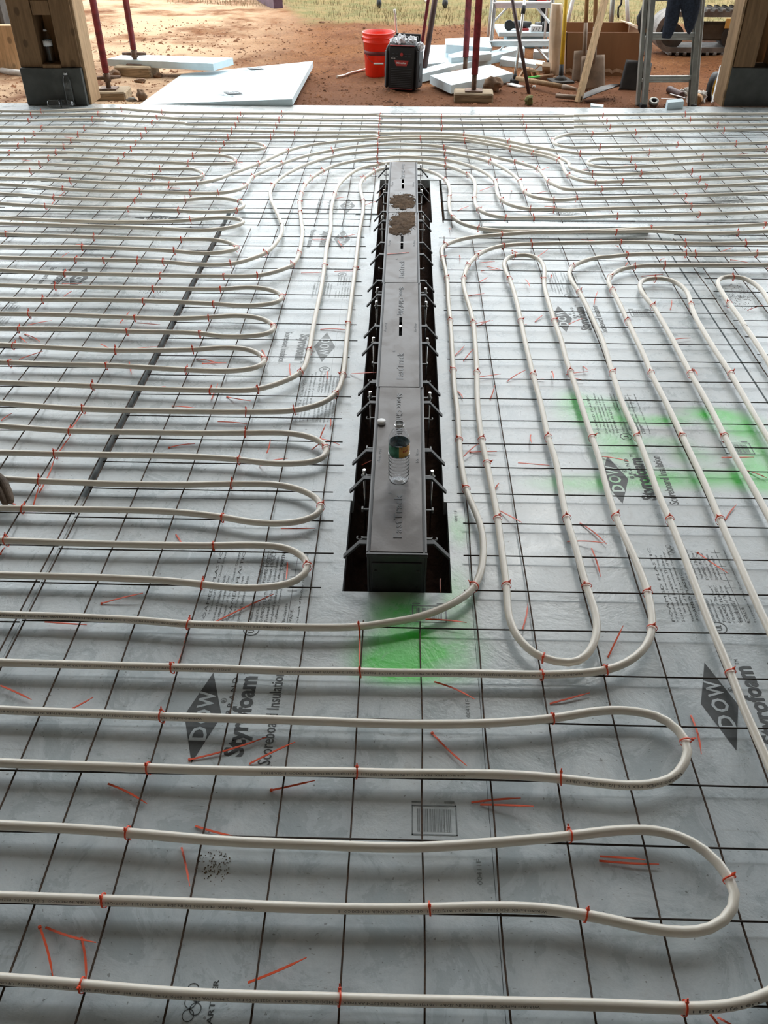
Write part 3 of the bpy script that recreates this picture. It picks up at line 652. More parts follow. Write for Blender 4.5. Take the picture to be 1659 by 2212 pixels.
T['t8'] = ('the second tube around the drain', tp(('C3',(-80,648),(0,652),(400,668),(700,682),(908,688),(1110,683),(1220,650),(1300,608),(1335,517),(1350,430),(1370,330),(1387,250),(1402,150),(1415,50)),('B',(1240,1106),(1243,960),(1255,870),(1275,795),(1310,710),(1400,622),(1500,567),(1659,535)),('D',(50,513),(150,500),(300,492),(450,498),(615,526),(700,550),(795,592),(840,635),(855,700),(850,790),(880,875),(980,922),(1103,945),(1330,943),(1500,945)),('E',(0,945),(400,930),(800,922),(1100,915),(1400,907),(1659,895),(1760,892))))
T['t9'] = ('the third tube around the drain', tp(('C3',(-80,162),(0,167),(280,180),(690,190),(965,193),(1110,190),(1200,170),(1266,143),(1292,95),(1302,50)),('B',(1000,1106),(988,1000),(983,950),(977,860),(990,785),(1018,715),(1075,655),(1170,592),(1300,540),(1500,498),(1655,482)),('D',(56,463),(200,450),(400,453),(612,474),(750,505),(880,553),(975,605),(1020,655),(1032,740),(1072,800),(1160,845),(1303,873),(1490,872)),('E',(0,880),(300,870),(600,862),(1030,850),(1350,843),(1659,835),(1760,832))))
T['t10'] = ('the fourth tube around the drain', tp(('C3',(-80,108),(0,112),(326,120),(592,127),(706,132),(850,143),(996,140),(1147,92)),('G',(780,250),(822,175),(825,80)),('B',(825,1060),(812,1010),(775,930),(735,840),(726,770),(755,705),(850,625),(1000,550),(1200,483),(1400,443),(1640,422)),('D',(57,403),(200,395),(400,397),(608,412),(750,440),(880,463),(975,490),(1080,540),(1160,592),(1218,650),(1258,735),(1340,775),(1490,797)),('E',(0,798),(102,790),(300,785),(600,775),(988,767),(1300,755),(1659,740),(1760,737))))
T['t11'] = ('the fifth tube around the drain', tp(('A',(-80,702),(0,706),(250,720),(540,745),(800,758),(1197,765),(1617,778)),('B',(38,778),(150,782),(283,780),(420,762),(520,715),(573,640),(700,582),(822,528),(1000,470),(1253,415),(1450,385),(1640,368)),('D',(60,350),(200,345),(400,350),(602,367),(750,393),(900,420),(1060,462),(1178,488),(1280,517),(1365,547),(1410,595),(1452,652),(1530,690)),('E',(0,712),(150,716),(308,710),(650,700),(900,697),(1154,688),(1400,677),(1659,665),(1760,662))))
T['t12'] = ('the sixth tube around the drain', tp(('A',(-80,648),(0,651),(300,658),(603,675),(900,690),(1200,696),(1437,702)),('B',(0,695),(103,695),(250,668),(400,612),(622,528),(750,470),(872,418),(1050,372),(1300,342),(1500,326),(1655,318)),('D',(68,313),(240,305),(408,302),(600,304),(772,315),(950,345),(1137,380),(1343,426),(1450,450),(1545,486),(1575,545),(1612,600)),('E',(30,600),(100,630),(180,650),(260,655),(478,648),(800,642),(1103,632),(1400,622),(1659,610),(1760,607))))
T['u5'] = ('the fifth farthest tube', tp(('A',(-80,266),(0,268),(292,270),(663,278),(900,285),(1207,290),(1600,292)),('B',(0,292),(367,302),(730,303),(1100,302),(1400,300),(1640,296)),('D',(68,292),(240,284),(408,282),(600,284),(772,293),(950,322),(1137,357),(1343,400),(1450,425),(1545,458),(1620,500)),('E',(40,530),(120,565),(230,588),(400,592),(625,582),(850,573),(1040,567),(1350,557),(1659,545),(1760,542))))
T['u4'] = ('the fourth farthest tube', tp(('A',(-80,213),(0,215),(355,218),(717,222),(1000,228),(1245,235),(1600,240)),('B',(0,240),(395,247),(755,257),(935,262),(1300,262),(1650,262)),('D',(70,256),(300,253),(600,255),(762,267),(900,285),(1127,322),(1300,358),(1500,395)),('E',(0,405),(132,423),(400,421),(693,410),(1000,403),(1300,394),(1640,384),(1760,380))))
T['u3'] = ('the third farthest tube', tp(('A',(-80,154),(0,156),(247,160),(785,150),(1000,160),(1295,175),(1600,185)),('B',(0,190),(428,193),(777,200),(1200,205),(1655,211)),('D',(75,204),(583,213),(900,212),(1268,212),(1659,210)),('E',(0,207),(375,201),(800,195),(1248,191),(1659,183),(1760,181))))
T['u2'] = ('the second farthest tube', tp(('A',(-80,112),(0,113),(265,112),(500,112),(838,104),(1100,118),(1340,130)),('B',(0,145),(450,147),(800,152),(1200,156),(1657,162)),('D',(82,160),(583,166),(1248,167),(1659,163)),('E',(0,160),(347,155),(700,150),(1028,144),(1659,136),(1760,134))))
T['u1'] = ('the farthest tube', tp(('A',(-80,77),(0,79),(350,82),(700,68),(1037,62),(1380,86)),('B',(0,95),(472,99),(822,100),(1200,106),(1655,114)),('D',(85,115),(583,120),(1237,118),(1659,115)),('E',(0,114),(317,109),(985,100),(1659,96),(1760,95))))
T['R1'] = ('rear right hairpin one', tp(('E',(1760,222),(1659,225),(1300,234),(1000,240),(583,248),(232,262),(40,266)),('D',(1620,268),(1560,278),(1500,298),(1484,315),(1505,342),(1560,360),(1620,370)),('E',(60,372),(292,368),(600,360),(922,350),(1395,340),(1659,330),(1760,327))))
T['R2'] = ('rear right hairpin two', tp(('E',(1760,432),(1659,435),(1400,442),(1125,449),(800,465),(545,467),(400,463),(300,464),(215,474),(182,494),(200,512),(260,528),(350,535),(460,532),(585,526),(900,511),(1200,496),(1659,482),(1760,479))))
T['R3'] = ('the first right corner tube', tp(('I',(1800,276),(1659,281),(1550,285),(1300,288),(1010,288),(700,286),(400,291),(200,312)),('H',(1655,337),(1500,372),(1400,415),(1355,450),(1345,510),(1375,585),(1440,680),(1510,810),(1600,1000),(1659,1130)),('C4',(988,612),(1030,740),(1095,885),(1140,1000),(1180,1119)),('C6',(1235,145),(1290,280),(1360,470),(1410,600),(1470,740),(1510,840),(1560,970),(1610,1080),(1659,1190),(1740,1360))))
T['R4'] = ('the second right corner tube', tp(('I',(1800,382),(1659,385),(1300,388),(1000,386),(735,387),(550,388),(460,398),(330,427),(245,485),(225,530),(268,612),(330,735),(403,885),(470,1030),(560,1220)),('C4',(1155,612),(1220,740),(1290,885),(1350,1010),(1400,1119)),('C6',(1452,145),(1530,320),(1600,480),(1659,610),(1760,830))))
T['R5'] = ('right hairpin beside the thin blue seam', tp(('C6',(1760,330),(1659,125),(1600,15)),('C4',(1540,1010),(1473,885),(1400,740),(1325,612)),('I',(820,1080),(740,935),(690,850),(630,752),(560,670),(518,605),(508,560),(530,520),(575,502),(645,498),(720,500),(800,520),(870,558),(925,610),(955,675),(970,745),(1010,850),(1080,975),(1150,1090)),('C4',(1500,615),(1600,790),(1659,890),(1760,1060))))
T['R6'] = ('right edge hairpin beyond the thin seam', tp(('C4',(1760,745),(1659,560),(1560,410)),('I',(1470,960),(1400,850),(1310,725),(1235,605),(1207,555),(1212,515),(1245,492),(1300,487),(1350,490),(1440,502),(1535,550),(1620,628),(1659,695),(1720,790))))
ORDER = ['a','b','c','d','e','L1','L2','L3','L4','L5','L6','L7','L8','L9','L10','L11','L12','t7','t8','t9','t10','t11','t12','u5','u4','u3','u2','u1','R1','R2','R3','R4','R5','R6']
TL = {'a':'white tubing running straight across nearest the camera','b':'white tube hairpin nearest the camera, nose at the right','c':'second white tube hairpin from the camera, nose at right',
 'd':'long white tube making two hairpin bends right of the drain','e':'white tube curving around the near end of the drain'}
PATH = {}
def relax(pts):      # light smoothing that keeps the ends
    for _ in range(2): pts = [pts[0]] + [pts[i]*.6 + (pts[i-1]+pts[i+1])*.2 for i in range(1, len(pts)-1)] + [pts[-1]]
    return pts
for k in ORDER:
    desc, pts = T[k]
    q = [pts[0]]
    for p in pts[1:]:
        if (p-q[-1]).length > .012: q.append(p)
    path = relax(catmull(q, .022))
    # tubes ride on the mesh wires and sway a little between ties
    path = [Vector((p.x, p.y, ZT + .002*mnoise.noise(Vector((p.x*2, p.y*2, 3))) + wob(p.x, p.y)*.5)) for p in path]
    PATH[k] = path
    lab = TL.get(k, 'white heating tube, ' + desc if 'hairpin' not in desc else 'white tube, ' + desc)
    o = MB().tube(path, TR, 12).build('heating_tube', 'white_tubing', origin=path[len(path)//2])
    tag(o, lab, 'tubing', 'white heating tubes tied to the mesh'); T[k] = (desc, o)
# printing along the nearer tubes
def tube_text(k, start, length, s, flip=True, h=.0062):
    path = PATH[k]; acc = [0]
    for i in range(1, len(path)): acc.append(acc[-1] + (path[i]-path[i-1]).length)
    vs_, fs, x0, x1, y0, y1 = text_geo(s, res=1); mb = MB(); out = []
    i0 = min(range(len(path)), key=lambda i: (path[i]-start).length); s0 = acc[i0]
    sgn = -1 if path[min(i0+3, len(path)-1)].x > path[i0].x else 1       # words run right to left, upside down
    import bisect
    for v in vs_:
        d = s0 + sgn*(v.x-x0)/(x1-x0)*length; i = max(1, min(len(path)-1, bisect.bisect(acc, d)))
        t = (d-acc[i-1])/max(1e-9, acc[i]-acc[i-1]); p = path[i-1].lerp(path[i], t); tan = (path[i]-path[i-1]).normalized()
        side = Vector((-tan.y, tan.x, 0))
        if side.y > 0: side = -side                                      # towards the camera
        an = math.radians(38) - ((v.y-y0)/(y1-y0)-.5)*h/TR
        # upside down: letter tops point down the tube wall
        an = math.radians(38) + (.5-(v.y-y0)/(y1-y0))*(-1)*h/TR*(-1)
        r = TR + .0004; out.append(p + side*math.cos(an)*r + Vector((0,0,1))*math.sin(an)*r)
    mb.add(out, fs); o = T[k][1]; q = mb.build('printed_text', 'tube_print'); q.parent = o; q.matrix_parent_inverse = Matrix.Translation(o.location).inverted()
TXT = 'WIRSBO hePEX  PEX 5106 1/2 IN SDR9  UB19J171211  QEST/QEST-PARTNER IN MEXICO  5 CSA B137.5  FS25/5050 F321  2 MPS1/VA 2846  160PSI 73.4F  100PSI 180F  80PSI 200F  IAPMO UES  ICC-ES PMG1012  UPONOR-PEX-a TUBING'
tube_text('a', G(*px('C8', 695, 1125), ZT), 1.05, TXT)
tube_text('a', G(*px('C8', 1600, 1110), ZT), .12, 'UB19J171211')
tube_text('b', G(*px('C7', 1090, 690), ZT), .55, TXT[:110]); tube_text('b', G(*px('C8', 700, 704), ZT), .40, TXT[:80])
tube_text('c', G(*px('C8', 1290, 100), ZT), .26, TXT[:40]); tube_text('c', G(*px('C8', 340, 120), ZT), .45, TXT[:90]); tube_text('c', G(*px('C5', 900, 1000), ZT), .5, TXT[:90])
tube_text('d', G(*px('C6', 850, 806), ZT), .75, TXT[:140]); tube_text('d', G(*px('C5', 1000, 790), ZT), .5, TXT[40:140]); tube_text('e', G(*px('C5', 1250, 608), ZT), .8, TXT[:150])
tube_text('e', G(*px('C5', 500, 575), ZT), .4, TXT[:80])
# ------------------------------------------------------------------ cable ties holding the tubes
TIES = [('C7',[(553,378),(460,675),(355,1030),(1463,1080),(640,98),(1527,115)]),
('C8',[(178,705),(865,735),(1507,578),(810,390),(1305,1132),(770,142)]),
('C6',[(725,1008),(1315,1108),(678,742),(690,805),(960,797),(1153,605),(1125,448),(875,432),(530,428),(492,138),(792,142),(1012,140),(1235,142),(1452,145),(1500,803),(385,445),(352,20)]),
('C5',[(703,998),(765,780),(1553,797),(806,595),(1556,605),(872,422),(922,255),(1340,350),(957,130),(1388,85),(100,100),(15,240)]),
('C3',[(1000,1090),(1028,982),(1412,940),(1062,870),(240,962),(300,862),(170,1080),(360,768),(1060,778),(1268,770),(1450,700),(1110,680),(908,685),(403,668),(1480,617),(1302,605),(798,598),(460,578),(43,562),(62,487),(503,507),(838,500),(1148,545),(867,438),(546,430),(80,415),(133,350),(585,367),(897,370),(1184,415),(1334,517),(920,308),(622,298),(187,288),(237,230),(658,242),(950,245),(1222,278),(1108,190),(965,190),(690,187),(281,177),(1266,145),(326,120),(459,120),(592,124),(706,131),(996,138),(1402,150),(1535,160),(1147,90),(1290,92),(1504,400),(403,18),(781,32),(750,80),(364,62),(1033,75),(27,12)]),
('C4',[(513,14),(1526,5),(265,62),(516,62),(641,53),(1025,47),(1305,50),(1563,50),(400,103),(360,150),(558,103),(255,120),(812,150),(1050,98),(1311,97),(1346,97),(1608,97),(1082,152),(1213,145),(973,198),(1655,145),(1508,197),(1170,205),(272,204),(346,206),(545,205),(695,208),(845,260),(990,257),(1165,322),(1325,322),(1490,310),(286,388),(384,393),(592,393),(738,385),(1050,383),(301,605),(402,617),(645,620),(800,603),(988,612),(1155,610),(1325,612),(1500,615),(330,900),(422,893),(708,888),(900,888),(1095,885),(1290,883),(1473,885),(445,997)]),
('A',[(350,80),(1037,60),(1380,88),(838,100),(265,120),(1340,130),(785,145),(247,165),(1295,170),(717,218),(355,213),(1245,230),(292,265),(663,275),(1207,285),(225,318),(608,320),(1157,345),(157,370),(545,378),(1117,395),(85,418),(478,420),(1062,443),(5,475),(412,470),(1007,498),(1598,520),(340,520),(262,580),(1362,565),(1305,635),(603,672),(1437,700),(540,737),(465,810),(1197,758),(1148,835),(392,888),(1092,900),(1600,838),(1550,918),(1617,775)]),
('B',[(472,100),(822,98),(450,145),(800,150),(428,190),(777,198),(395,245),(753,255),(935,260),(367,300),(730,300),(330,350),(292,410),(685,390),(70,460),(20,522),(432,515),(137,632),(103,690),(622,525),(872,415),(822,528),(573,638),(520,712),(1253,415),(752,712),(1170,590),(1075,655),(1018,712),(990,785),(975,860),(983,950),(1275,795),(1525,655),(1518,850),(1620,595),(283,780),(38,775),(18,840),(465,850),(430,928),(38,1015)]),
('D',[(85,115),(82,160),(75,203),(70,258),(68,308),(60,352),(57,400),(53,465),(50,510),(583,120),(583,168),(583,215),(1237,118),(1248,165),(1268,212),(762,267),(772,312),(408,300),(602,367),(608,412),(612,472),(616,525),(1127,320),(1137,375),(1343,420),(1545,480),(975,487),(1178,487),(1365,545),(795,592),(1610,598),(622,640),(1020,652),(1218,648),(1452,655),(640,780),(1258,735),(852,790),(1075,803),(1490,795),(880,878),(1303,875),(1490,868),(672,940),(1103,945),(1330,940),(888,1025),(1482,315)]),
('E',[(317,110),(985,100),(347,155),(1028,145),(375,200),(1248,192),(232,262),(583,248),(1300,232),(292,368),(922,350),(1395,340),(132,420),(693,408),(1640,385),(545,467),(1125,448),(585,525),(625,580),(1038,568),(230,588),(260,650),(478,645),(1103,632),(308,708),(1154,688),(102,790),(988,775),(1030,848),(413,915),(1098,915),(690,1000),(1620,990),(425,1055),(1408,1060)])]
FORCE = {(690,1000): 't7', (1620,990): 't7', (425,1055): 'e', (1408,1060): 'e'}
placed = {}
def nearest_on(p, keys):
    best = None
    for k in keys:
        path = PATH[k]
        for i, q in enumerate(path):
            d = (q.x-p.x)**2 + (q.y-p.y)**2
            if best is None or d < best[0]: best = (d, k, i)
    return best
for c, lst in TIES:
    for (x, y) in lst:
        p = G(*px(c, x, y), ZT); d, k, i = nearest_on(p, [FORCE[(x, y)]] if c == 'E' and (x, y) in FORCE else ORDER)
        if all(abs(i-j) > 1 for j in placed.get(k, [])): placed.setdefault(k, []).append(i)
def tie_meshes():
    # strap loop in the plane across the tube (local y-z), tube along local x
    protos = []
    for seed in range(5):
        rnd = random.Random(seed+20); mb = MB(); n = 22; w_ = .0030; t_ = .0007
        ring = []
        for k in range(n):
            a = 2*PI*k/n; ry = TR + .0014; y = math.cos(a)*ry; z = math.sin(a)*(ry)
            if z < 0: z = math.sin(a)*(TR+.0075); y *= (1-.35*(-math.sin(a)))
            lean = .35*(rnd.random()-.5)*0 + (seed-2)*.0012*math.sin(a)
            ring.append((y, z, lean))
        vs_ = []
        for (y, z, l) in ring:
            r = math.hypot(y, z); ny, nz = y/r, z/r
            vs_ += [(-w_/2+l, y, z), (w_/2+l, y, z), (w_/2+l, y+ny*t_*1.6, z+nz*t_*1.6), (-w_/2+l, y+ny*t_*1.6, z+nz*t_*1.6)]
        fs = []
        for k in range(n):
            j = (k+1) % n
            for q in range(4): fs.append((k*4+q, k*4+(q+1) % 4, j*4+(q+1) % 4, j*4+q))
        mb.add(vs_, fs, True)
        a = [math.radians(d) for d in (62, 100, 128, 75, 30)][seed]; hy, hz = math.cos(a)*(TR+.004), math.sin(a)*(TR+.004)
        M = Matrix.Rotation(a-PI/2, 3, 'X'); l = (seed-2)*.0012*math.sin(a)
        mb.box((l, hy, hz), (.0056, .0062, .0050), M, .0012)
        mb.box((l, hy+.004*math.cos(a), hz+.0035*math.sin(a)+.001), (.0026, .0016, .006), M)      # cut tail stub
        me = mb.build('cable_tie', 'orange_plastic'); protos.append(me.data); bpy.data.objects.remove(me)
    return protos
TM = tie_meshes(); rnd = random.Random(5)
GT = 'orange cable ties holding the tubes to the mesh'
for k in ORDER:
    idx = sorted(placed.get(k, [])); path = PATH[k]; cols = []
    # order along the tube from its left end
    if idx and path[idx[0]].x > path[idx[-1]].x and k[0] not in 'LR' and k not in 'bc': idx = idx[::-1]
    desc = T[k][0]
    for n_, i in enumerate(idx):
        p = path[i]; tan = (path[min(i+2, len(path)-1)] - path[max(i-2, 0)]); ang = math.atan2(tan.y, tan.x) + rnd.uniform(-.12, .12)
        if math.cos(ang) < 0: ang += PI
        o = bpy.data.objects.new('cable_tie', TM[rnd.randrange(5)]); C.objects.link(o); o.location = p; o.rotation_euler = (0, 0, ang)
        o.scale = (1.15, 1.1, 1.15)
        tag(o, 'tie on %s, %s along it' % (desc, ORD[n_]), 'cable tie', GT)
# ------------------------------------------------------------------ loose ties
LOOSE = [('C7',[(170,778,222,990),(190,768,415,848),(345,810,365,1010),(1070,1018,1325,912),(840,330,1050,384),(780,422,820,605),(465,158,630,232),(1170,175,1360,148)]),
('C8',[(935,480,1195,494),(935,472,1130,490),(380,228,595,208),(418,237,648,259),(1412,1155,1470,1215),(1450,1158,1520,1215)]),
('C6',[(210,1052,360,1192),(218,842,392,920),(720,925,893,877),(972,725,1035,603),(600,615,625,490),(850,740,888,705),(1332,975,1378,1142),(1358,285,1485,375),(850,145,965,235),(795,225,952,245),(898,265,940,376),(498,90,598,158),(1480,132,1528,66),(180,572,358,589)]),
('C5',[(815,1167,1150,1068),(1075,1185,1275,1105),(0,858,130,907),(275,962,403,912),(762,765,803,620),(1554,620,1552,775),(918,577,1183,450),(435,492,618,462),(192,583,370,584),(1240,315,1236,402),(757,195,787,243),(1213,180,1362,182),(40,52,98,98),(138,75,168,0),(0,290,15,250)]),
('C3',[(165,1115,238,970),(244,950,298,872),(306,850,358,778),(0,805,47,772),(740,740,843,762),(940,818,1065,816),(980,702,1083,732),(912,712,940,645),(683,670,716,670),(1427,797,1425,832),(1380,885,1408,835),(1375,890,1468,908),(1345,930,1395,905),(728,920,840,903),(1152,955,1168,898),(1130,985,1245,965),(1120,1000,1155,1010),(433,482,480,498),(578,494,680,498),(845,538,942,556),(875,568,978,568),(555,550,565,603),(78,540,185,518),(1252,568,1260,625),(1415,592,1418,640),(1130,500,1150,545),(118,402,225,385),(105,432,170,464),(80,440,115,480),(590,392,690,390),(515,385,560,345),(1383,411,1498,412),(275,278,310,258),(265,215,350,213),(255,108,298,90),(465,118,495,98),(325,45,370,60),(1300,168,1395,167),(1445,170,1530,171),(1440,700,1465,645)]),
('C4',[(390,77,470,77),(555,80,605,98),(660,102,710,77),(328,92,329,115),(410,133,480,130),(445,140,510,155),(420,160,500,162),(415,215,450,187),(725,178,727,200),(355,268,435,257),(612,205,630,238),(655,378,690,348),(910,305,925,257),(395,395,473,373),(403,399,460,383),(605,393,620,390),(800,398,857,376),(305,526,350,480),(345,548,388,507),(415,625,508,602),(533,636,615,598),(658,630,700,625),(727,603,733,635),(790,606,885,592),(862,570,880,597),(825,631,865,631),(460,715,480,665),(320,678,343,707),(345,970,408,918),(375,940,490,937),(637,865,638,912),(580,996,718,996),(938,958,1058,993),(480,1105,500,1072),(1460,973,1600,975),(1575,1020,1659,1050),(1343,585,1355,622),(1262,462,1330,448),(1240,328,1244,295),(1115,183,1208,175),(1045,145,1055,130),(1195,115,1215,105),(1575,330,1640,318),(1500,120,1580,124),(1455,78,1510,68),(835,35,915,36),(1000,58,1015,68)]),
('B',[(1290,805,1390,790),(1535,862,1640,845),(220,322,290,330),(330,490,350,510),(450,500,490,498),(1480,628,1520,655)]),
('G',[(1085,205,1215,205),(1310,195,1475,176),(1305,232,1350,275)]),
('D',[(890,708,1005,683),(715,868,803,832),(1360,740,1445,727),(1420,835,1520,842),(1120,993,1250,1000),(1330,995,1450,1010),(640,1010,655,1040),(560,580,620,600),(1400,550,1460,530),(1225,480,1255,468),(1155,705,1145,730)]),
('E',[(480,518,520,500),(120,545,190,548),(885,740,935,720),(985,805,1010,828),(1410,415,1500,403),(450,685,475,700),(140,1120,300,1118),(610,278,670,285),(200,192,280,190),(365,880,430,880)]),
('A',[(500,790,540,755),(430,870,470,835),(190,492,280,488),(510,1028,620,1045),(165,1022,190,1004),(550,295,640,310),(1420,718,1530,718)])]
def loose_mesh(p, q, z0, z1, head, seed):
    rnd = random.Random(seed); mb = MB(); p = Vector((p.x, p.y, z0)); q = Vector((q.x, q.y, z1)); L_ = (q-p).length; n = 8
    d = (q-p).normalized(); s = Vector((-d.y, d.x, 0)); bow = rnd.uniform(-.04, .04)*L_; mid = (p+q)/2; vs_ = []
    for i in range(n+1):
        t = i/n; c = p.lerp(q, t) + s*bow*math.sin(PI*t) + Vector((0,0,.0015*math.sin(PI*t))); w_ = .0021*(1 if t < .75 else max(.35, (1-t)/.25))
        tilt = rnd.uniform(-.0003, .0003)
        vs_ += [c - s*w_ + Vector((0,0,-.0007)), c + s*w_ + Vector((0,0,-.0007+tilt)), c + s*w_ + Vector((0,0,.0007)), c - s*w_ + Vector((0,0,.0007))]
    fs = [(0,3,2,1), (n*4, n*4+1, n*4+2, n*4+3)] + [(i*4+a, i*4+(a+1) % 4, (i+1)*4+(a+1) % 4, (i+1)*4+a) for i in range(n) for a in range(4)]
    mb.add([v - mid for v in vs_], fs)
    if head: mb.box(p - mid, (.006, .0065, .005), RZ(math.atan2(d.y, d.x)), .001)
    return mb, mid
LT = []
for c, lst in LOOSE:
    for j, (x0, y0, x1, y1) in enumerate(lst): LT.append((c, x0, y0, x1, y1))
near = {}
for s_, (c, x0, y0, x1, y1) in enumerate(LT):
    zz = .0215; p = G(*px(c, x0, y0), zz*.7); q = G(*px(c, x1, y1), zz)
    mb, mid = loose_mesh(p, q, .0022 if s_ % 3 else .012, .0215 if s_ % 2 else .008, s_ % 7 == 0 or (c == 'C5' and x0 in (815, 918)), s_)
    o = mb.build('loose_cable_tie', 'loose_tie_orange'); o.location = mid
    d, k, i = nearest_on(mid, ORDER); near.setdefault(k, []).append((i, o))
for k, lst in near.items():
    lst.sort(key=lambda e: e[1].location.x)
    for n_, (i, o) in enumerate(lst):
        tag(o, 'loose tie lying by %s%s' % (T[k][0], ', alone' if len(lst) == 1 else ', %s from left' % ORD[n_]), 'cable tie', 'cut orange cable ties lying on the foam')
# ------------------------------------------------------------------ trench drain
DY = [1.746, 2.635, 3.537, 4.430, 5.318]
def dz(y): return .130 + (y-1.746)/3.57*.045
def dxc(y): return -.0095 - (y-1.746)/3.57*.0115
drain = empty('trench_drain', (-.015, 3.5, -.14), 'long black plastic trench drain channel standing in the open soil trench', 'trench drain')
for s in range(4):
    y0, y1 = DY[s]+.001, DY[s+1]-.001; ym = (y0+y1)/2; cx = dxc(ym); z0, z1 = dz(y0), dz(y1); W = .0835
    def B(x, y, z): return Vector((cx+x, y, z + (y-ym)/3.57*.045))
    zt = dz(ym); sl = (z1-z0)/(y1-y0)
    def sbox(mb, xa, xb, ya, yb, za, zb):    # box following the slope, z relative to the top
        vs_ = [(cx+x, y, dz(y)+z) for x in (xa, xb) for y in (ya, yb) for z in (za, zb)]
        mb.add(vs_, [(0,1,3,2),(4,6,7,5),(0,4,5,1),(2,3,7,6),(0,2,6,4),(1,5,7,3)])
    mb = MB(); dep = -.235 + .01*s
    for sx in (-1, 1):
        sbox(mb, *sorted((sx*.0725, sx*.0775)), y0, y1, dep, -.004)
        sbox(mb, *sorted((sx*.0725, sx*W)), y0, y1, -.014, -.004)      # top flange
        sbox(mb, *sorted((sx*.0790, sx*.0825)), y0, y1, -.004, .0015)  # raised rail
        sbox(mb, *sorted((sx*.0775, sx*.0815)), y0, y1, -.060, -.052)
        for q in range(8):
            yy = y0 + .05 + q*.113
            sbox(mb, *sorted((sx*.0775, sx*.083)), yy, yy+.006, -.20, -.014)
    sbox(mb, -.0775, .0775, y0, y1, dep-.004, dep)
    mb.build('channel', 'black_plastic', drain)
    mb = MB(); slot = s > 0                                            # cover plate, with a slot in the middle
    xs_ = [(-.0715, -.0062), (.0062, .0715)]; sy0, sy1 = ym-.035, ym+.125
    if slot:
        sy0, sy1 = ym-.055, ym+.11
        for xa, xb in xs_: sbox(mb, xa, xb, y0+.002, y1-.002, -.005, .0)
        sbox(mb, -.0062, .0062, y0+.002, sy0, -.005, 0); sbox(mb, -.0062, .0062, sy1, y1-.002, -.005, 0)
    else: sbox(mb, -.0715, .0715, y0+.002, y1-.002, -.005, 0)
    cov = mb.build('cover_plate', 'drain_cover_plastic', drain)
    Yd = Vector((0, 1, sl)).normalized()
    def txt(st, x, y, w_, h, up, extr=.045):
        mb = MB()
        X = Yd*(1 if up else -1); Y = Vector((-1 if up else 1, 0, 0))
        put_text(mb, st, (cx+x, y, dz(y)+.0002), X, Y, w_, h, bold=.012, extrude=.04)
        t = mb.build('embossed_lettering', 'black_plastic', cov); t.matrix_parent_inverse = Matrix.Identity(4)
    txt('Sioux Chief Mfg', -.016, y1-.045, .275, .026, False)
    txt('FastTrack', .014, y0+.055 if s else y0+.06, .20, .024, True)
    txt('R', -.018, y0+.262, .012, .010, True)
    txt('No Step', -.066, ym+.055, .075, .012, False); txt('No Step', .066, ym-.02, .075, .012, True)
    if slot:
        mb = MB(); mb.cyl((cx, ym+.03, dz(ym)-.012), (cx, ym+.03, dz(ym)+.001), .0062, n=16); mb.build('bolt', 'bright_metal', drain)
    mb = MB(); mb.box((cx, ym, dep+zt+.02), (.10, y1-y0, .004)); mb.build('channel_bottom', 'black_plastic', drain)
    # splayed anchor legs, rebar clips and rods
    for k, (dy, clip) in enumerate(((.062, 'hook'), (.367, 'none'), (.515, 'none'), (.812, 'none'))):
        for sx in (-1, 1):
            y = DY[s] + dy + (.004 if sx > 0 else 0) - .003; zz = dz(y)-.018
            mb = MB(); a = Vector((cx+sx*.0775, y, zz)); b_ = a + Vector((sx*.026, 0, .001)); e = b_ + Vector((sx*.046, -.004, -.050))
            mb.beam(a, b_ + Vector((sx*.002,0,0)), .018, .006, .0008, side=Vector((0,1,0))); mb.beam(b_, e, .018, .006, .0008, side=Vector((0,1,0)))
            mb.build('anchor_leg', 'anchor_grey', drain)
    for k, (dy, typ) in enumerate(((.095, 'hook'), (.225, 'tee'), (.395, 'rod'), (.545, 'tee2'), (.730, 'hook'), (.868, 'rod'))):
        if s == 1 and typ == 'hook' and dy > .5: typ = 'rod'
        if s == 0 and typ == 'tee2': typ = 'tee'
        if s == 2 and dy == .395: typ = 'tee'
        for sx in (-1, 1):
            y = DY[s] + dy; zz = dz(y)-.030; a = Vector((cx+sx*.0775, y, zz)); mb = MB()
            if typ in ('tee', 'tee2'):
                mb.box(a + Vector((sx*.012, 0, 0)), (.024, .005, .004)); mb.box(a + Vector((sx*.026, 0, 0)), (.006, .016, .012), None, .001)
                mb.build('rebar_clip', 'clip_grey', drain)
            else:
                mb.box(a + Vector((sx*.010, 0, 0)), (.020, .005, .004)); n = 12
                ring = [a + Vector((sx*.028 + .008*math.cos(t_), .008*math.sin(t_), 0)) for t_ in [math.radians(40+d*280/n) + (PI/2) for d in range(n+1)]]
                mb.tube(ring, .0022, 6); mb.build('rebar_clip', 'clip_grey', drain)
                if typ == 'rod':
                    mb = MB(); c = a + Vector((sx*.028, 0, 0)); mb.cyl((c.x, c.y, -.13), (c.x, c.y, zz-.01), .0028, n=8); mb.cyl((c.x, c.y, zz-.012), (c.x, c.y, zz+.022), .0050, n=12); mb.build('levelling_rod', 'bright_metal', drain)
mb = MB(); cx = dxc(1.746); zt = dz(1.746)                              # end cap facing the camera
mb.box((cx, 1.742, zt-.119), (.163, .006, .234), None, .002); mb.box((cx, 1.737, zt-.125), (.140, .006, .19), None, .002)
mb.box((cx, 1.741, zt-.006), (.169, .010, .012), None, .002)
for sx in (-1, 1):
    for z_ in (-.06, -.12, -.17): mb.cyl((cx+sx*.058, 1.736, zt+z_), (cx+sx*.058, 1.731, zt+z_), .005, n=12)
    mb.box((cx+sx*.079, 1.742, zt-.10), (.006, .012, .18), None, .001)
cap = mb.build('end_cap', 'black_plastic', drain)
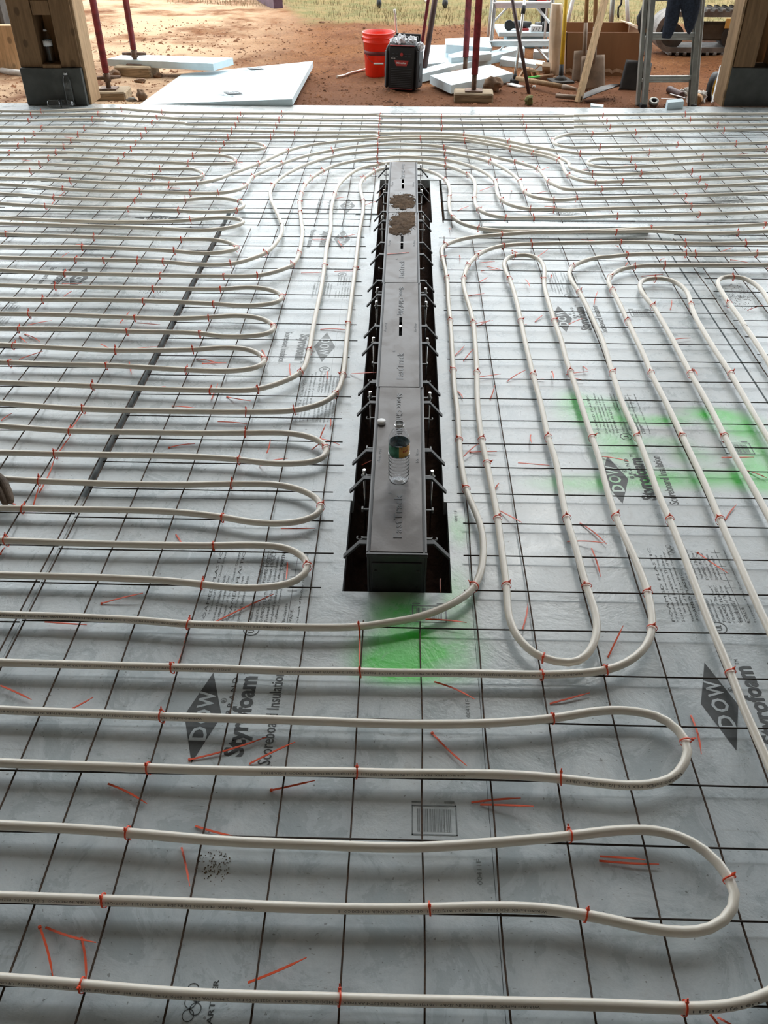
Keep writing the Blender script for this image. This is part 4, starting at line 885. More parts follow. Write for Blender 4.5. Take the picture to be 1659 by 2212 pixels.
mb = MB(); mb.slab([(cx-.03, 1.7325, zt-.155), (cx+.01, 1.7325, zt-.172), (cx+.02, 1.7325, zt-.158), (cx-.01, 1.7325, zt-.151)], .0006, Vector((0,1,0)))
mb.build('torn_sticker', 'dusty_white', drain)
mb = MB(); mb.box((dxc(5.32), 5.323, dz(5.32)-.09), (.160, .006, .17), None, .002); mb.build('end_cap', 'black_plastic', drain)
# dirt dropped on the covers
def pile(name, label, cy, ry, rx, seed, tail):
    rnd = random.Random(seed); mb = MB(); nx, ny = 34, 44; vs_ = []; cx = dxc(cy); keep = {}
    for j in range(ny+1):
        for i in range(nx+1):
            x = -rx*1.0 + 2*rx*i/nx; y = -ry + 2*ry*j/ny
            r = math.hypot(x/rx, (y/ry)) + .42*mnoise.noise(Vector((x*30, y*30, seed))) + (.25*(x/rx) * (-y/ry))*tail
            h = max(0, 1-r)*.009 + (.0035*mnoise.noise(Vector((x*110, y*110, seed+3))) if r < 1 else 0)
            keep[(i, j)] = r < .97; vs_.append((cx+x, cy+y, dz(cy+y)+.0006+max(0, h)))
    w_ = nx+1; fs = [(j*w_+i, j*w_+i+1, (j+1)*w_+i+1, (j+1)*w_+i) for j in range(ny) for i in range(nx) if keep[(i,j)] or keep[(i+1,j)]]
    mb.add(vs_, fs, True)
    for _ in range(420):
        a = rnd.uniform(0, 6.28); q = rnd.uniform(.6, 1.5)*(.7+.3*rnd.random()); x = min(.069, max(-.069, rx*q*.85*math.cos(a))); y = ry*q*math.sin(a)*.8; r = rnd.uniform(.0008, .0024)
        c = Vector((cx+x, cy+y, dz(cy+y)+r*.6)); mb.add([c+Vector(d)*r for d in ((1,0,0),(-1,0,0),(0,1,0),(0,-1,0),(0,0,1),(0,0,-1))], [(0,2,4),(2,1,4),(1,3,4),(3,0,4),(2,0,5),(1,2,5),(3,1,5),(0,3,5)])
    tag(mb.build(name, 'loose_soil'), label, 'soil', kind='stuff')
pile('soil_pile', 'brown soil spilled on the drain cover farthest from the camera', 4.60, .125, .070, 2, 0)
pile('soil_pile', 'brown soil spilled on the third drain cover behind the seam', 4.27, .17, .066, 5, 1.4)
# loose tie on the cover, ties in the trench
def extra_tie(p, q, label):
    mid = (p+q)/2; mb, _ = loose_mesh(p, q, p.z, q.z, False, 3)
    mb2, m2 = loose_mesh(p, q, p.z, q.z, False, 3); o = mb2.build('loose_cable_tie', 'loose_tie_orange'); o.location = m2
    tag(o, label, 'cable tie', 'cut orange cable ties lying on the foam')
extra_tie(G(*px('Q4', 570, 1455), dz(3.8)+.002), G(*px('Q4', 885, 1428), dz(3.8)+.002), 'loose orange tie lying across the drain cover')
extra_tie(G(*px('Q2', 205, 262), .003), G(*px('Q2', 515, 245), .035), 'loose orange tie bridging the trench to the drain wall')
extra_tie(G(*px('Q2', 340, 1355), -.12), G(*px('Q2', 455, 1300), -.11), 'loose orange tie lying in the soil left of the drain')
extra_tie(G(*px('Q1', 1305, 1295), -.11), G(*px('Q1', 1308, 1450), -.11), 'loose orange tie in the soil right of the drain')
# water bottle and its cap on the nearest cover
def bottle(loc, label, group=None, lab=True, water=.0, M=None, mat='clear_plastic', s=1.0, lablab='label_green', H=.205):
    root = empty('water_bottle', loc, label, 'bottle', group); R = .0315*s; h = H*s
    prof = [(0, .004), (.012, .006), (.020, .0), (.028, .003), (R, .014)]
    z = .020
    while z < .095*s: prof += [(R, z), (R-.0036, z+.005), (R+.0004, z+.0095)]; z += .0125
    prof += [(R, .10*s), (R-.001, .103*s), (R-.001, .140*s), (R, .143*s), (R*.95, .158*s), (R*.72, .176*s), (R*.46, .188*s), (.0125, .194*s), (.0125, .197*s), (.0145, .1975*s), (.0145, .199*s), (.0120, .1995*s), (.0120, h)]
    inner = [(max(0, r-.0006), z_+.0006) for r, z_ in prof][::-1]; inner[0] = (inner[0][0], h)
    mb = MB(); mb.lathe(prof + inner, n=28, M=M); o = mb.build('bottle_body', mat); o.parent = root
    mn = MB(); mn.lathe([(.0128, .1935*s), (.0150, .1945*s), (.0150, .1975*s), (.0128, .1985*s), (.0128, h), (.0118, h), (.0118, .1935*s), (.0128, .1935*s)], n=28, M=M); q0 = mn.build('neck_ring', 'bag_film'); q0.parent = root
    if lab:
        def arc(a0, a1, r, z0, z1, name, mt, dr=.0004):
            m = MB(); n = 14; vs_ = []
            for i in range(n+1):
                a = a0+(a1-a0)*i/n
                for (rr, zz) in ((r, z0), (r, z1), (r+dr, z1), (r+dr, z0)): vs_.append(Vector((rr*math.cos(a), rr*math.sin(a), zz)))
            if M: vs_ = [M @ v for v in vs_]
            m.add(vs_, [(i*4+q, i*4+(q+1) % 4, (i+1)*4+(q+1) % 4, (i+1)*4+q) for i in range(n) for q in range(4)], True)
            p = m.build(name, mt); p.parent = root; return p
        arc(-PI*1.05, -PI*.5, R-.0006, .103*s, .140*s, 'label', lablab); arc(-PI*.5, -PI*.02, R-.0006, .103*s, .140*s, 'label', 'label_orange' if lablab == 'label_green' else 'label_white')
        arc(-PI*.02, PI*.95, R-.0006, .103*s, .140*s, 'label', 'label_blue'); arc(0, 2*PI, R, .1385*s, .1405*s, 'label_edge', 'label_edge'); arc(0, 2*PI, R, .1025*s, .1045*s, 'label_edge', 'label_edge')
        if lablab == 'label_green':
            m = MB(); v0, f0, x0, x1, y0, y1 = text_geo('BE RECYCLED', res=1); v2 = []
            for v in v0: a = -PI*.44 + (v.x-x0)/(x1-x0)*.9; v2.append(Vector(((R+.0003)*math.cos(a), (R+.0003)*math.sin(a), .131+(v.y-y0)/(y1-y0)*.004)))
            m.add(v2, f0); v2 = []; v0, f0, x0, x1, y0, y1 = text_geo('Refill', res=1, bold=.03)
            for v in v0: a = -PI*.38 + (v.x-x0)/(x1-x0)*.55; v2.append(Vector(((R+.0003)*math.cos(a), (R+.0003)*math.sin(a), .120+(v.y-y0)/(y1-y0)*.008)))
            m.add(v2, f0); p = m.build('label_lettering', 'label_red'); p.parent = root
    if water:
        m = MB(); m.lathe([(0, .006), (R-.002, .016), (R-.0018, water), (0, water)], n=28, M=M); p = m.build('water', 'water'); p.parent = root
    return root
bp = G(861, 1047, dz(2.1)); bz = dz(bp.y)
bottle((bp.x, bp.y+.022, bz+.0005), 'open clear water bottle standing on the nearest drain cover', water=0)
cp = G(824, 911, dz(2.4)+.006); root_c = MB(); n = 40
root_c.lathe([(0, .012), (.0115, .012), (.0135, .0108)] + [(.0140, .0100), (.0142, .0035), (.0142, .0), (.0125, 0), (.0125, .010), (0, .0105)], n=48)
o = root_c.build('bottle_cap', 'cap_white'); o.location = (cp.x, cp.y, dz(cp.y)+.0005); tag(o, 'white bottle cap on the drain cover behind the bottle', 'bottle cap')

def crumbs(u, v, ru, rv, n, label):
    rnd = random.Random(int(u)); mb = MB()
    for _ in range(n):
        a = rnd.uniform(0, 6.28); q = rnd.random()**.8; c = G(u + ru*q*math.cos(a), v + rv*q*math.sin(a), .001); r = rnd.uniform(.0006, .0018)
        c.z = r*.5; mb.add([c+Vector(d)*r for d in ((1,0,0),(-1,0,0),(0,1,0),(0,-1,0),(0,0,1),(0,0,-1))], [(0,2,4),(2,1,4),(1,3,4),(3,0,4),(2,0,5),(1,2,5),(3,1,5),(0,3,5)])
    tag(mb.build('soil_crumbs', 'loose_soil'), label, 'soil', kind='stuff')
crumbs(463, 1870, 38, 36, 120, 'dark soil crumbs on the foam between the two nearest tubes at left')
crumbs(1600, 640, 55, 30, 420, 'brown soil crumbs on the foam inside the right edge hairpin')
crumbs(330, 628, 30, 12, 140, 'dark soil crumbs on the foam left of the drain')
# ------------------------------------------------------------------ posts at the slab edge
def grp(name, loc, label, cat, group=None): return empty(name, loc, label, cat, group)
def mk(fn, name, mat, parent): m = MB(); fn(m); return m.build(name, mat, parent)
# left post: two timbers on a sheathed base
LX0, LX1, LY = -3.155, -2.655, 7.52
post = grp('timber_post', (-2.9, LY+.14, 0), 'tall timber post with a dark base at the left edge', 'post', 'roof posts at the slab edge')
mk(lambda m: m.box(((LX0+LX1)/2, LY+.15, .139), (LX1-LX0, .30, .278), None, .004), 'base_panel', 'dark_sheathing', post)
mk(lambda m: m.box(((LX0-.002-2.965)/2-.0, LY+.16, (ROOF_Z+.28)/2), (.185, .26, ROOF_Z-.28), None, .004), 'timber_beam', 'post_timber', post)
mk(lambda m: m.box((-2.735, LY+.16, (ROOF_Z+.28)/2), (.165, .26, ROOF_Z-.28), None, .004), 'timber_beam', 'post_timber', post)
mk(lambda m: m.box((-2.89, LY+.27, (ROOF_Z+.28)/2), (.16, .04, ROOF_Z-.28)), 'backing_board', 'handle_wood', post)
mk(lambda m: m.box((-2.89, LY+.13, .70), (.14, .20, .10), None, .003), 'blocking', 'post_timber', post)
mk(lambda m: m.box((-2.89, LY+.08, .29), (.15, .14, .03), None, .003), 'sill_block', 'post_timber', post)
mk(lambda m: m.box((-2.643, LY+.17, ROOF_Z/2), (.022, .25, ROOF_Z), None, .003), 'side_plank', 'pale_timber', post)
bottle((-2.915, LY+.10, .306), 'half hidden water bottle in the niche of the left post', s=1.15, lablab='label_white')
b = G(158, 227, .0); bottle((b.x, b.y-.03, .001), 'clear upright water bottle on the foam before the left post', lab=False, s=1.2)
b = G(118, 224, .03); bottle((b.x-.05, 7.44, .034), 'clear water bottle lying on the foam at the left post', lab=False, M=Matrix.Rotation(PI/2, 3, 'Y'), s=1.0)
# right post
RX0 = 2.60
post = grp('timber_post', (2.85, 7.75, 0), 'tall timber post with a dark base at the right edge', 'post', 'roof posts at the slab edge')
mk(lambda m: m.box((RX0+.28, 7.74, .145), (.54, .24, .29), None, .004), 'base_panel', 'dark_sheathing', post)
mk(lambda m: m.box((RX0+.075+.03, 7.74, (ROOF_Z+.29)/2), (.17, .22, ROOF_Z-.29), None, .004), 'timber_beam', 'post_timber', post)
mk(lambda m: m.box((RX0+.42, 7.74, (ROOF_Z+.29)/2), (.18, .22, ROOF_Z-.29), None, .004), 'timber_beam', 'post_timber', post)
mk(lambda m: m.box((RX0+.26, 7.88, (ROOF_Z+.29)/2), (.16, .04, ROOF_Z-.29)), 'backing_board', 'handle_wood', post)
mk(lambda m: m.box((RX0+.001, 7.74, ROOF_Z/2), (.018, .235, ROOF_Z), None, .003), 'side_plank', 'pale_timber', post)
# shoring jacks: painted pipe, screw foot with cross handle, plate, timber block
def jack(x, y, label, ang, blk, blk_label, bmat, handle=True, bang=0):
    zg = gz(x, y); bh = blk[2]; zb = zg-.012
    m = MB(); m.box((x, y, zb+bh/2), blk, RZ(bang), .012)
    # worn block
    o = m.build('wooden_block', bmat, origin=(x, y, zb)); tag(o, blk_label, 'wooden block')
    zt = zb+bh; r = grp('shoring_jack', (x, y, zt), label, 'shoring post', 'steel shoring posts')
    mk(lambda m: m.box((x, y, zt+.005), (.15, .13, .010), RZ(bang)), 'foot_plate', 'rusty_steel', r)
    mk(lambda m: m.cyl((x, y, zt+.01), (x, y, zt+.16), .021, n=14), 'screw', 'rusty_steel', r)
    if handle:
        d = Vector((math.cos(ang), math.sin(ang), 0))*.115; c = Vector((x, y, zt+.09))
        mk(lambda m: (m.tube([c-d, c-d*.3, c+d*.3, c+d], [.012, .016, .016, .012], 8), m.cyl(c-Vector((0,0,.03)), c+Vector((0,0,.03)), .032, n=14)), 'handle_nut', 'rusty_steel', r)
    mk(lambda m: m.tube([(x, y, zt+.13), (x, y, ROOF_Z)], .0285, 18), 'pipe', 'red_paint', r)
    mk(lambda m: m.cyl((x-.035, y-.02, .86), (x+.045, y-.02, .86), .008, n=8), 'locking_pin', 'rusty_steel', r)
    return r
p = G(237.3, 203, -.02); jack(p.x, p.y, 'red steel shoring post nearest the left timber post', .35, (.33, .26, .085), 'worn timber block under the nearer left shoring post', 'old_block_wood', bang=.05)
p = G(296.4, 155, -.02); jack(p.x, p.y, 'red steel shoring post standing behind the loose foam boards', 0, (.36, .26, .10), 'rounded timber block under the farther left shoring post', 'old_block_wood', bang=-.1)
p = G(1022.5, 207, -.01); jack(p.x, p.y, 'dark red shoring post nearest the slab right of centre', 0, (.34, .22, .085), 'worn timber block under the dark red shoring post', 'old_block_wood', False, -.05)
p = G(1004, 157, -.02); jack(p.x, p.y, 'dark red shoring post behind the pale foam offcuts', 0, (.26, .2, .06), 'pale timber block under the rear shoring post', 'scrap_wood', False, .2)
# leaning brace pair
a = V(903, 96, 9.2); b = V(948, -160, 9.6)
o = mk(lambda m: m.beam((a.x, a.y, gz(a.x, a.y)), (b.x, b.y, b.z), .03, .06, .003), 'leaning_brace', 'red_paint', None); tag(o, 'maroon steel brace leaning behind the radio', 'brace')
a = V(916, 96, 9.1); b = V(964, -160, 9.5)
o = mk(lambda m: m.tube([(a.x, a.y, gz(a.x, a.y)), (b.x, b.y, b.z)], .026, 14), 'leaning_brace', 'dark_brown_steel', None); tag(o, 'grey brown steel brace leaning behind the radio', 'brace')
# ------------------------------------------------------------------ bucket
def bucket():
    p = G(820, 168, gz(-.27, 8.85)); x, y = p.x-.012, p.y+.13; z = gz(x, y)-.004
    r = grp('bucket', (x, y, z), 'orange red plastic bucket beside the black radio', 'bucket')
    mk(lambda m: m.lathe([(0, .0), (.122, 0), (.130, .012), (.146, .30), (.152, .30), (.152, .306), (.147, .31), (.150, .335), (.155, .337), (.155, .343), (.151, .345), (.155, .372), (.160, .372), (.160, .382), (.151, .382), (.140, .30), (.126, .012), (0, .008)], c=(x, y, z), n=40), 'bucket_shell', 'red_bucket_plastic', r)
    mk(lambda m: m.lathe([(.1400, .195), (.1418, .195), (.1440, .230), (.1422, .230)], c=(x, y, z), n=40), 'printed_band', 'bucket_band', r)
    pts = [(x + .150*math.cos(a), y - .150*math.sin(a) - .012, z + .325 - .20*math.sin(a)) for a in [PI*i/14 for i in range(15)]]
    h = mk(lambda m: m.tube(pts, .0022, 6), 'bail_handle', 'dark_brown_steel', r)
    mk(lambda m: m.cyl((x-.045, y-.158, z+.130), (x+.05, y-.158, z+.130), .009, n=12), 'handle_grip', 'label_white', h).parent = h
    for sx in (-1, 1): mk(lambda m: m.box((x+sx*.152, y, z+.325), (.012, .03, .03), None, .003), 'handle_ear', 'red_bucket_plastic', r)
    a = V(855, 70, y+.03); q = [Vector((a.x-.02, a.y, z+.1)), Vector((a.x+.01, a.y, z+.3)), Vector(V(855, 52, y)), Vector(V(854, 34, y)), Vector(V(852, 20, y))]
    o = MB().tube(catmull(q, .03), .0105, 10).build('tube_offcut', 'white_tubing'); tag(o, 'white tube offcut standing upright in the bucket', 'tubing')
bucket()
q = [G(px('K6', a_, b_)[0], px('K6', a_, b_)[1], -.015) for a_, b_ in ((150, 855), (230, 830), (330, 810), (420, 797), (500, 790))]
for v in q: v.z = gz(v.x, v.y)+.013
o = MB().tube(catmull(q, .03), .0105, 10).build('tube_offcut', 'white_tubing'); tag(o, 'white tube offcut lying on dirt left of the bucket', 'tubing')
# ------------------------------------------------------------------ radio
def radio():
    a = G(829, 193, -.04); b = G(903, 197, -.04); c = (a+b)/2; ang = math.atan2(b.y-a.y, b.x-a.x); w_ = (b-a).length; h = .37; dpt = .19
    zb = gz(c.x, c.y)+.0; tilt = Matrix.Rotation(math.radians(-6), 3, 'X'); R_ = RZ(ang) @ tilt
    r = grp('jobsite_radio', (c.x, c.y, zb), 'black jobsite radio with a red badge standing on dirt', 'radio')
    def P_(x, y, z): return Vector((c.x, c.y, zb)) + R_ @ Vector((x, y, z))
    def bx(m, cx_, cy_, cz_, sx, sy, sz, bev=.006): m.box(P_(cx_, cy_, cz_), (sx, sy, sz), R_, bev)
    mk(lambda m: bx(m, 0, dpt/2, h/2+.008, w_*.74, dpt, h, .02), 'radio_body', 'radio_black', r)
    for sx in (-1, 1): 
        def rails(m, sx=sx):
            bx(m, sx*w_*.44, dpt*.5, h*.46+.006, w_*.10, dpt*1.06, h*.84, .014)
            m.beam(P_(sx*w_*.44, dpt*.1, h*.86), P_(sx*w_*.36, dpt*.1, h*.985), .03, .04, .006)
        mk(rails, 'roll_bar', 'radio_grey', r)
        mk(lambda m, sx=sx: m.cyl(P_(sx*w_*.49, dpt*.45, h*.40), P_(sx*w_*.505, dpt*.45, h*.40), .075, n=28), 'speaker_ring', 'radio_red' if sx < 0 else 'radio_black', r)
    pn = mk(lambda m: bx(m, 0, -.004, h*.50, w_*.72, .014, h*.90, .004), 'front_panel', 'radio_black', r)
    mk(lambda m: bx(m, 0, -.004, h*.975, w_*.70, .018, .006, .002), 'top_trim', 'radio_red', r)
    mk(lambda m: bx(m, 0, -.004, h*.045, w_*.66, .020, .004, .001), 'bottom_trim', 'radio_red', r)
    def grille(m):
        for q in range(11): bx(m, 0, -.0125, h*.10 + q*h*.038, w_*.60, .004, .005, .001)
    mk(grille, 'speaker_grille', 'radio_grey', r)
    def badge(m): 
        y = -.0135; pts = [(-w_*.205, h*.665), (w_*.205, h*.665), (w_*.15, h*.545), (-w_*.15, h*.545)]
        m.slab([P_(x, y, z) for x, z in pts][::-1], .004, R_ @ Vector((0,1,0)))
    bd = mk(badge, 'badge', 'radio_red', r)
    m = MB(); put_text(m, 'Milwaukee', P_(-w_*.135, -.0145, h*.59), R_ @ Vector((1,0,0)), R_ @ Vector((0,0,1)), w_*.27, h*.042, bold=.02); t = m.build('badge_lettering', 'label_white', bd); t.parent = bd
    t.matrix_parent_inverse = Matrix.Translation((0,0,0)) @ Matrix.Translation(r.location).inverted() @ Matrix.Identity(4)
    t.matrix_parent_inverse = bd.matrix_basis.inverted() @ Matrix.Identity(4); t.matrix_parent_inverse = Matrix.Identity(4)
    m = MB()
    for (x, z) in ((-.24,.80),(-.14,.80),(-.24,.745),(-.14,.745),(.12,.80),(.22,.80),(.12,.745),(.22,.745)): bx(m, w_*x, -.0125, h*z, w_*.065, .004, .008, .001)
    m.build('buttons', 'radio_grey', r)
    mk(lambda m: m.cyl(P_(0, -.011, h*.79), P_(0, -.020, h*.79), .014, n=20), 'tuning_knob', 'radio_red', r)
    m = MB(); put_text(m, 'M18', P_(-w_*.30, -.0120, h*.69), R_ @ Vector((1,0,0)), R_ @ Vector((0,0,1)), w_*.12, h*.025); m.build('front_lettering', 'label_white', r)
    def handle(m): m.tube([P_(-w_*.36, dpt*.75, h), P_(-w_*.34, dpt*.75, h*1.13), P_(w_*.34, dpt*.75, h*1.13), P_(w_*.36, dpt*.75, h)], .014, 10)
    mk(handle, 'carry_handle', 'radio_black', r)
    mk(lambda m: bx(m, w_*.02, dpt*1.05, h*1.02, w_*.72, .02, .14, .003), 'back_plate', 'radio_black', r)
    # plastic bag heaped on top
    bag = grp('plastic_bag', tuple(P_(0, dpt*.4, h+.01)), 'crumpled clear plastic bag heaped on the radio', 'plastic bag')
    for q, (x, y, z, rr) in enumerate(((-.03,.35,1.04,.052), (.07,.45,1.03,.042), (-.10,.40,1.02,.034), (.15,.3,.97,.032))):
        m = MB(); n = 16; vs_ = []; fs = []; c0 = P_(x*1.0, y*dpt, h*z)
        for i in range(n+1):
            for k in range(2*n):
                th = PI*i/n; ph = PI*k/n; d = Vector((math.sin(th)*math.cos(ph), math.sin(th)*math.sin(ph), math.cos(th)))
                f = 1 + .55*mnoise.noise(d*2.2+Vector((q*5, 0, 0))) + .35*abs(mnoise.noise(d*5+Vector((q, 3, 0)))); vs_.append(c0 + d*rr*f)
        for i in range(n):
            for k in range(2*n): fs.append((i*2*n+k, (i+1)*2*n+k, (i+1)*2*n+(k+1) % (2*n), i*2*n+(k+1) % (2*n)))
        m.add(vs_, fs); m.build('bag_fold', 'bag_film', bag)
radio()
# ------------------------------------------------------------------ loose foam outdoors
def foam_slab(pts, th, label, name='foam_offcut', mat='clean_foam', zs=None, grpn='loose blue foam pieces outdoors'):
    """pts: pixel of each top corner, zs: height of each top corner"""
    top = [G(u, v, z) for (u, v), z in zip(pts, zs)]
    a = (top[1]-top[0]).cross(top[2]-top[1])
    top[3].z = top[0].z - (a.x*(top[3].x-top[0].x) + a.y*(top[3].y-top[0].y))/a.z
    if a.z < 0: top = top[::-1]; a = -a
    m = MB(); m.slab(top, th, -a.normalized()); o = m.build(name, mat, origin=sum(top, Vector())/len(top)); tag(o, label, 'foam board', grpn); return o
bd = foam_slab([(301, 226), (631, 214), (676, 132), (393, 149)], .05, 'large loose foam sheet with small logos beside the slab', zs=[-.005, .055, .03, .02])
bd2 = foam_slab([(231, 127.5), (460, 137.5), (503, 125), (269, 115.5)], .06, 'long narrow foam piece resting on the large loose sheet', zs=[.085, .095, .10, .095])
for (u, v, ang, s_) in ((503, 198, 2.6, .55), (551, 142, 2.6, .55)):
    c = G(u, v, .038); zz = .006
    # logo printed on the loose sheet, laid on its tilted face
    nrm = Vector((0,0,1)); me = bd.data; P0 = [bd.location + v_.co for v_ in me.vertices[:3]]; nrm = (P0[1]-P0[0]).cross(P0[2]-P0[1]).normalized()
    def onp(x, y): return Vector((x, y, P0[0].z - (nrm.x*(x-P0[0].x)+nrm.y*(y-P0[0].y))/nrm.z + zz))
    X = Vector((math.cos(ang), math.sin(ang), 0)); Y = Vector((-X.y, X.x, 0)); m = MB()
    def q_(a, b): w2 = c + X*a + Y*b; return onp(w2.x, w2.y)
    m.add([q_(-.12,0), q_(0,-.06), q_(.12,0), q_(0,.06)], [(0,1,2,3)]); 
    m2 = MB(); put_text(m2, 'Styrofoam', (0,0,0), (1,0,0), (0,1,0), .2, .045, bold=.03); k = len(m.v)
    m.add([q_(-.10+v_[0], .075+v_[1]) for v_ in m2.v], m2.f); part_of(bd, m, 'printed_logo', 'dark_ink')
    m = MB(); m2 = MB(); put_text(m2, 'DOW', (0,0,0), (1,0,0), (0,1,0), .11, .03, bold=.02); zz = .008; m.add([q_(-.055+v_[0], -.015+v_[1]) for v_ in m2.v], m2.f); part_of(bd, m, 'logo_lettering', 'clean_foam')
foam_slab([(929, 163), (975, 184), (1108, 158), (1060, 138)], .07, 'white topped foam slab nearest the slab behind a stone', zs=[.035, .04, .04, .04])
foam_slab([(905, 150), (912, 160), (1134, 104), (1126, 94)], .07, 'long foam bar lying diagonally behind the nearer slab', zs=[.01, .01, .05, .05])
foam_slab([(905, 140), (1040, 128), (1010, 96), (912, 98)], .05, 'wide foam sheet under the pile of foam offcuts', zs=[.0, .0, .0, .0])
foam_slab([(968, 118), (975, 125), (1062, 116), (1052, 96)], .06, 'blue foam wedge lying on the foam pile', zs=[.07, .07, .08, .08])
foam_slab([(962, 83), (964, 96), (1062, 103), (1056, 80)], .08, 'turquoise edged foam piece at the back of the pile', zs=[.12, .12, .11, .11])
foam_slab([(1085, 120), (1080, 128), (1172, 142), (1178, 132)], .06, 'foam bar lying below the step ladder', zs=[.03, .03, .02, .02])
foam_slab([(1153, 106), (1153, 112), (1190, 113), (1190, 106)], .07, 'small foam block behind the step ladder leg', zs=[.03, .03, .03, .03])
foam_slab([(1276, 223), (1277, 228), (1303, 231), (1304, 226)], .02, 'tiny grey foam chip at the slab edge', zs=[.0, .0, .0, .0])
foam_slab([(1440, 216), (1443, 222), (1478, 219), (1474, 212)], .075, 'blue foam block between the feet of the tall ladder', zs=[.055, .055, .055, .055])
# ------------------------------------------------------------------ stones, blocks and scraps
def stone(u, v, r, label, mat='stone', seed=1, sq=(1, .9, .75)):
    p = G(u, v, -.03); z = gz(p.x, p.y); m = MB(); m.blob((p.x, p.y, z+r*sq[2]*.75), (r*sq[0], r*sq[1], r*sq[2]), seed, .25)
    tag(m.build('stone', mat, origin=(p.x, p.y, z)), label, 'stone')
stone(1065, 194, .072, 'round brown stone beside the nearer foam slab', seed=2, sq=(1.15, .8, .85)); stone(1142, 222, .036, 'small mossy round stone near the slab edge', 'mossy_stone', 4, (1, 1, 1.2))
stone(250, 163, .045, 'stone left of the rounded timber block', seed=5, sq=(1.3,.8,.7)); stone(302, 174, .04, 'flat stone in front of the rounded timber block', seed=6, sq=(1.3, .8, .55)); stone(342, 163, .035, 'small stone right of the rounded timber block', seed=7, sq=(1.2,.8,.8))
stone(306, 213, .048, 'dark stone beside the large loose foam sheet', seed=8, sq=(.9,.9,1.1)); stone(284, 214, .03, 'pale chip of stone near the left timber block', 'concrete_block', 9, (1.4, .8, .5))
stone(1200, 172, .03, 'small stone beside the yellow tamper foot', seed=11)
def stick(p0, p1, w_, t, label, mat='scrap_wood', name='wood_scrap', cat='wood scrap', g_='wood scraps in a heap'):
    m = MB(); m.beam(p0, p1, w_, t, .001, side=Vector((0,0,1)).cross(Vector(p1)-Vector(p0))); o = m.build(name, mat); return tag(o, label, cat, g_)
def gp(u, v, dz_=0): p = G(u, v, -.03+dz_); return Vector((p.x, p.y, p.z if dz_ else gz(p.x, p.y)+.01))
stick(gp(1120, 168), gp(1135, 145, .09), .045, .018, 'wood scrap leaning leftmost in the scrap heap'); stick(gp(1142, 164), gp(1138, 146, .08), .05, .018, 'short wide wood scrap in the heap middle')
stick(gp(1132, 150, .09), gp(1172, 156, .03), .05, .02, 'long wood scrap across the top of the heap'); stick(gp(1156, 164), gp(1148, 148, .07), .04, .015, 'small wood scrap behind the green tipped stick')
stick(gp(1182, 160), gp(1180, 139, .11), .075, .04, 'upright end block at the right of the heap', 'pale_cardboard'); stick(gp(1150, 156, .02), gp(1168, 139, .10), .012, .008, 'thin splinter standing in the scrap heap')
stick(gp(1158, 139, .10), gp(1178, 142, .09), .05, .012, 'curled card scrap on top of the heap', 'pale_cardboard')
a, b = gp(1141, 168, .02), gp(1194, 161, .02); mid = a.lerp(b, .45)
sk = grp('marking_stick', tuple(a), 'wood stick with a bright green painted half', 'stick'); mk(lambda m: m.beam(a, mid, .03, .012, .001), 'painted_half', 'green_marker', sk); mk(lambda m: m.beam(mid, b, .03, .012, .001), 'bare_half', 'scrap_wood', sk)
stick(gp(1128, 188, .005), gp(1100, 181, .005), .07, .01, 'pale board piece under the tripod foot', 'dusty_white', 'board_piece', 'board', 'board bits')
# long handle lying on the ground
a = G(1116, 169, .02); b = G(1246, 193, .02); m_ = a.lerp(b, .78)
hd = grp('lying_tool', tuple(a), 'long grey wooden tool handle lying on the dirt', 'tool'); mk(lambda m: m.tube([a, a.lerp(b, .3), m_], [.019, .022, .022], 12), 'handle', 'pale_timber', hd); mk(lambda m: m.tube([m_, m_.lerp(b, .3), b], [.025, .022, .012], 12), 'socket', 'shovel_steel', hd)
# twist of white wire
q = [gp(1153, 190, .01) + Vector((.012*math.cos(t), .01*math.sin(t*1.3), .006+.012*abs(math.sin(t*.7)))) for t in [i*.6 for i in range(26)]]
tag(MB().tube(catmull(q, .01), .0035, 6).build('wire_twist', 'white_paint'), 'small knot of white wire beside the lying handle', 'wire')
